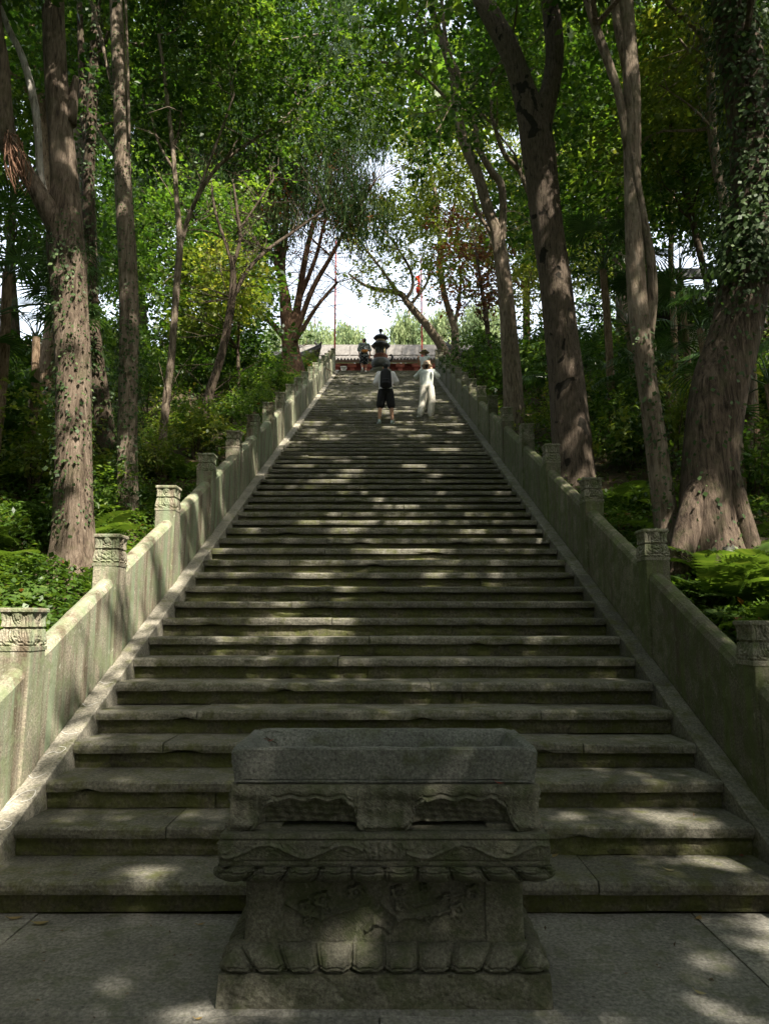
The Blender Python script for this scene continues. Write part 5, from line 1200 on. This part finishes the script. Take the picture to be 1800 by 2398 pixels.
def base_pose(st=.20):
    h = st/2
    return dict(pel=V3(0,0,.93), waist=V3(0,0,1.10), chest=V3(0,0,1.30), neck=V3(0,.015,1.47), head=V3(0,.03,1.59),
        shl=V3(-.185,0,1.40), shr=V3(.185,0,1.40), ell=V3(-.23,-.02,1.12), elr=V3(.23,-.02,1.12), wrl=V3(-.22,.06,.88), wrr=V3(.22,.06,.88),
        hipl=V3(-.09,0,.90), hipr=V3(.09,0,.90), knl=V3(-.5*h-.06,.02,.50), knr=V3(.5*h+.06,.02,.50), anl=V3(-h,-.02,.085), anr=V3(h,-.02,.085), toel=V3(-h-.02,.13,.04), toer=V3(h+.02,.13,.04))
def step_of(k): return D0 + (k - 1) * T, k * RIS
# man with a backpack, seen from behind, forearms raised before him
y38, z38 = step_of(38); X1p = (903 - 900) / FPX * depth(y38 + .15, z38)
J = base_pose(.36); J['wrl'] = V3(-.09,.24,1.24); J['wrr'] = V3(.15,.26,1.22); J['ell'] = V3(-.26,.04,1.14); J['elr'] = V3(.29,.05,1.16); J['palml'] = V3(.6,.6,.3); J['palmr'] = V3(-.6,.6,.3); J['head'] = V3(0,.05,1.585); J['face'] = V3(0,1,-.15)
J['anl'] = V3(-.17,-.03,.085); J['toel'] = V3(-.21,.11,.04); J['anr'] = V3(.17,.03,.085); J['toer'] = V3(.20,.17,.04)
p1 = person('man in white T-shirt and black shorts seen from behind, standing mid flight with bent arms', (X1p, y38 + .12, z38), 0, J, 'skin')
garment_top(p1, J, M['tee'], .85, .95, 1.04, .03); garment_legs(p1, J, M['black'], .88, 1.05, .03, 'shorts'); shoes(p1, J, M['shoe']); hair_cap(p1, J, M['hair']); eyes(p1, J)
bp = empty('backpack', (X1p, y38 + .12, z38 + 1.05)); tag(bp, 'black backpack worn by the man in the white T-shirt', 'backpack')
b = MB(); capsule(b, (-.055, -.225, -.02), (-.05, -.215, .30), .105, .095); capsule(b, (.055, -.225, -.02), (.05, -.215, .30), .105, .095); capsule(b, (0, -.21, .0), (0, -.20, .33), .12, .11); weld(b, 'pack', M['black'], bp, .014, 4)
b = MB(); capsule(b, (-.05, -.325, .0), (.05, -.325, .0), .045, .045); capsule(b, (-.05, -.325, .08), (.05, -.325, .08), .04, .04); weld(b, 'front_pocket', M['black'], bp, .012, 3)
for s in (-1, 1):
    b = MB(); b.tube([(s*.09, -.16, .36), (s*.115, -.04, .405), (s*.12, .10, .36), (s*.13, .155, .22), (s*.16, .08, .06), (s*.14, -.1, -.02)], [.022]*6, 8, 3); b.build('strap', M['black'], bp, True, (0, 0, 0), True)
# woman in white with a bucket hat, both hands raised to her face
y41, z41 = step_of(41); X2p = (1000 - 900) / FPX * depth(y41 + .15, z41)
J = base_pose(.34); J['ell'] = V3(-.325,.06,1.27); J['elr'] = V3(.325,.06,1.28); J['wrl'] = V3(-.125,.15,1.50); J['wrr'] = V3(.125,.15,1.51); J['shl'] = V3(-.18,.02,1.41); J['shr'] = V3(.18,.02,1.42); J['palml'] = V3(.3,.3,.8); J['palmr'] = V3(-.3,.3,.8)
J['anl'] = V3(-.20,-.06,.085); J['toel'] = V3(-.27,.06,.04); J['knl'] = V3(-.13,.02,.49); J['anr'] = V3(.10,.0,.085); J['toer'] = V3(.12,.14,.04)
p2 = person('woman in cream trousers and bucket hat seen from behind, hands raised to her face', (X2p, y41 + .12, z41), R_(-4), J, 'skin', .95, .965)
garment_top(p2, J, M['mint'], 1.8, .95, .98, .032); garment_legs(p2, J, M['linen'], 1.93, 1.0, .036); shoes(p2, J, M['shoe_white']); hair_cap(p2, J, M['hair'], .03); hat(p2, J, M['straw'], .105, .105, .165, .05); eyes(p2, J)
# man in a patterned shirt climbing to the top
y75, z75 = step_of(75); X3p = (852 - 900) / FPX * depth(y75 + .1, z75)
J = base_pose(.2); J['anl'] = V3(-.10,-.14,.12); J['toel'] = V3(-.11,.0,.03); J['knl'] = V3(-.10,.12,.50); J['anr'] = V3(.10,.10,.085); J['toer'] = V3(.12,.25,.04); J['knr'] = V3(.10,.10,.50); J['elr'] = V3(.27,-.05,1.13); J['wrr'] = V3(.28,.04,.88); J['ell'] = V3(-.24,.06,1.13); J['wrl'] = V3(-.20,.20,.95); J['face'] = V3(-.6,.8,0)
p3 = person('man in patterned blue shirt and dark shorts climbing the last steps', (X3p, y75 + .16, z75), R_(10), J, 'skin_tan', 1.05, 1.0)
garment_top(p3, J, M['print'], .95, 1.2, 1.05, .032); garment_legs(p3, J, M['print_dark'], .92, 1.05, .034, 'shorts'); shoes(p3, J, M['shoe_white']); hair_cap(p3, J, M['hair']); eyes(p3, J)
b = MB(); capsule(b, (-.10, -.20, 0), (.10, -.20, .02), .062, .058); capsule(b, (-.06, -.225, -.03), (.07, -.225, -.02), .05, .05); capsule(b, (.04, -.24, .03), (.09, -.22, .04), .04, .04)
q = empty('waist_bag', (X3p, y75 + .16, z75 + 1.0), R_(10)); tag(q, 'orange waist bag on the back of the man in the patterned shirt', 'bag'); weld(b, 'pouch', M['orange'], q, .012, 3)
b = MB(); b.lathe([(.163, -.018), (.166, 0), (.163, .018)], (0, 0, .02), 26); b.build('belt', M['black'], q, True, (0, 0, 0), True)
# woman in a straw hat facing down the steps
y57, z57 = step_of(56); X4p = (995 - 900) / FPX * depth(y57 + .1, z57)
J = base_pose(.2); J['elr'] = V3(.25,.04,1.16); J['wrr'] = V3(.14,.24,1.30); J['ell'] = V3(-.24,0,1.13); J['face'] = V3(.35,1,0); J['palmr'] = V3(-.2,.4,.8)
p4 = person('woman in light straw hat and grey sleeveless top facing down the steps', (X4p, y57 + .2, z57), R_(150), J, 'skin', .92, .95)
garment_top(p4, J, M['mint'], .12, 1.0, .95, .02, 'top'); garment_legs(p4, J, M['linen'], 1.9, .95, .03); shoes(p4, J, M['shoe_white']); hair_cap(p4, J, M['hair'], .06); hat(p4, J, M['straw_light'], .10, .12, .20, .03, M['hair']); eyes(p4, J)
print('leaves', NLEAF)
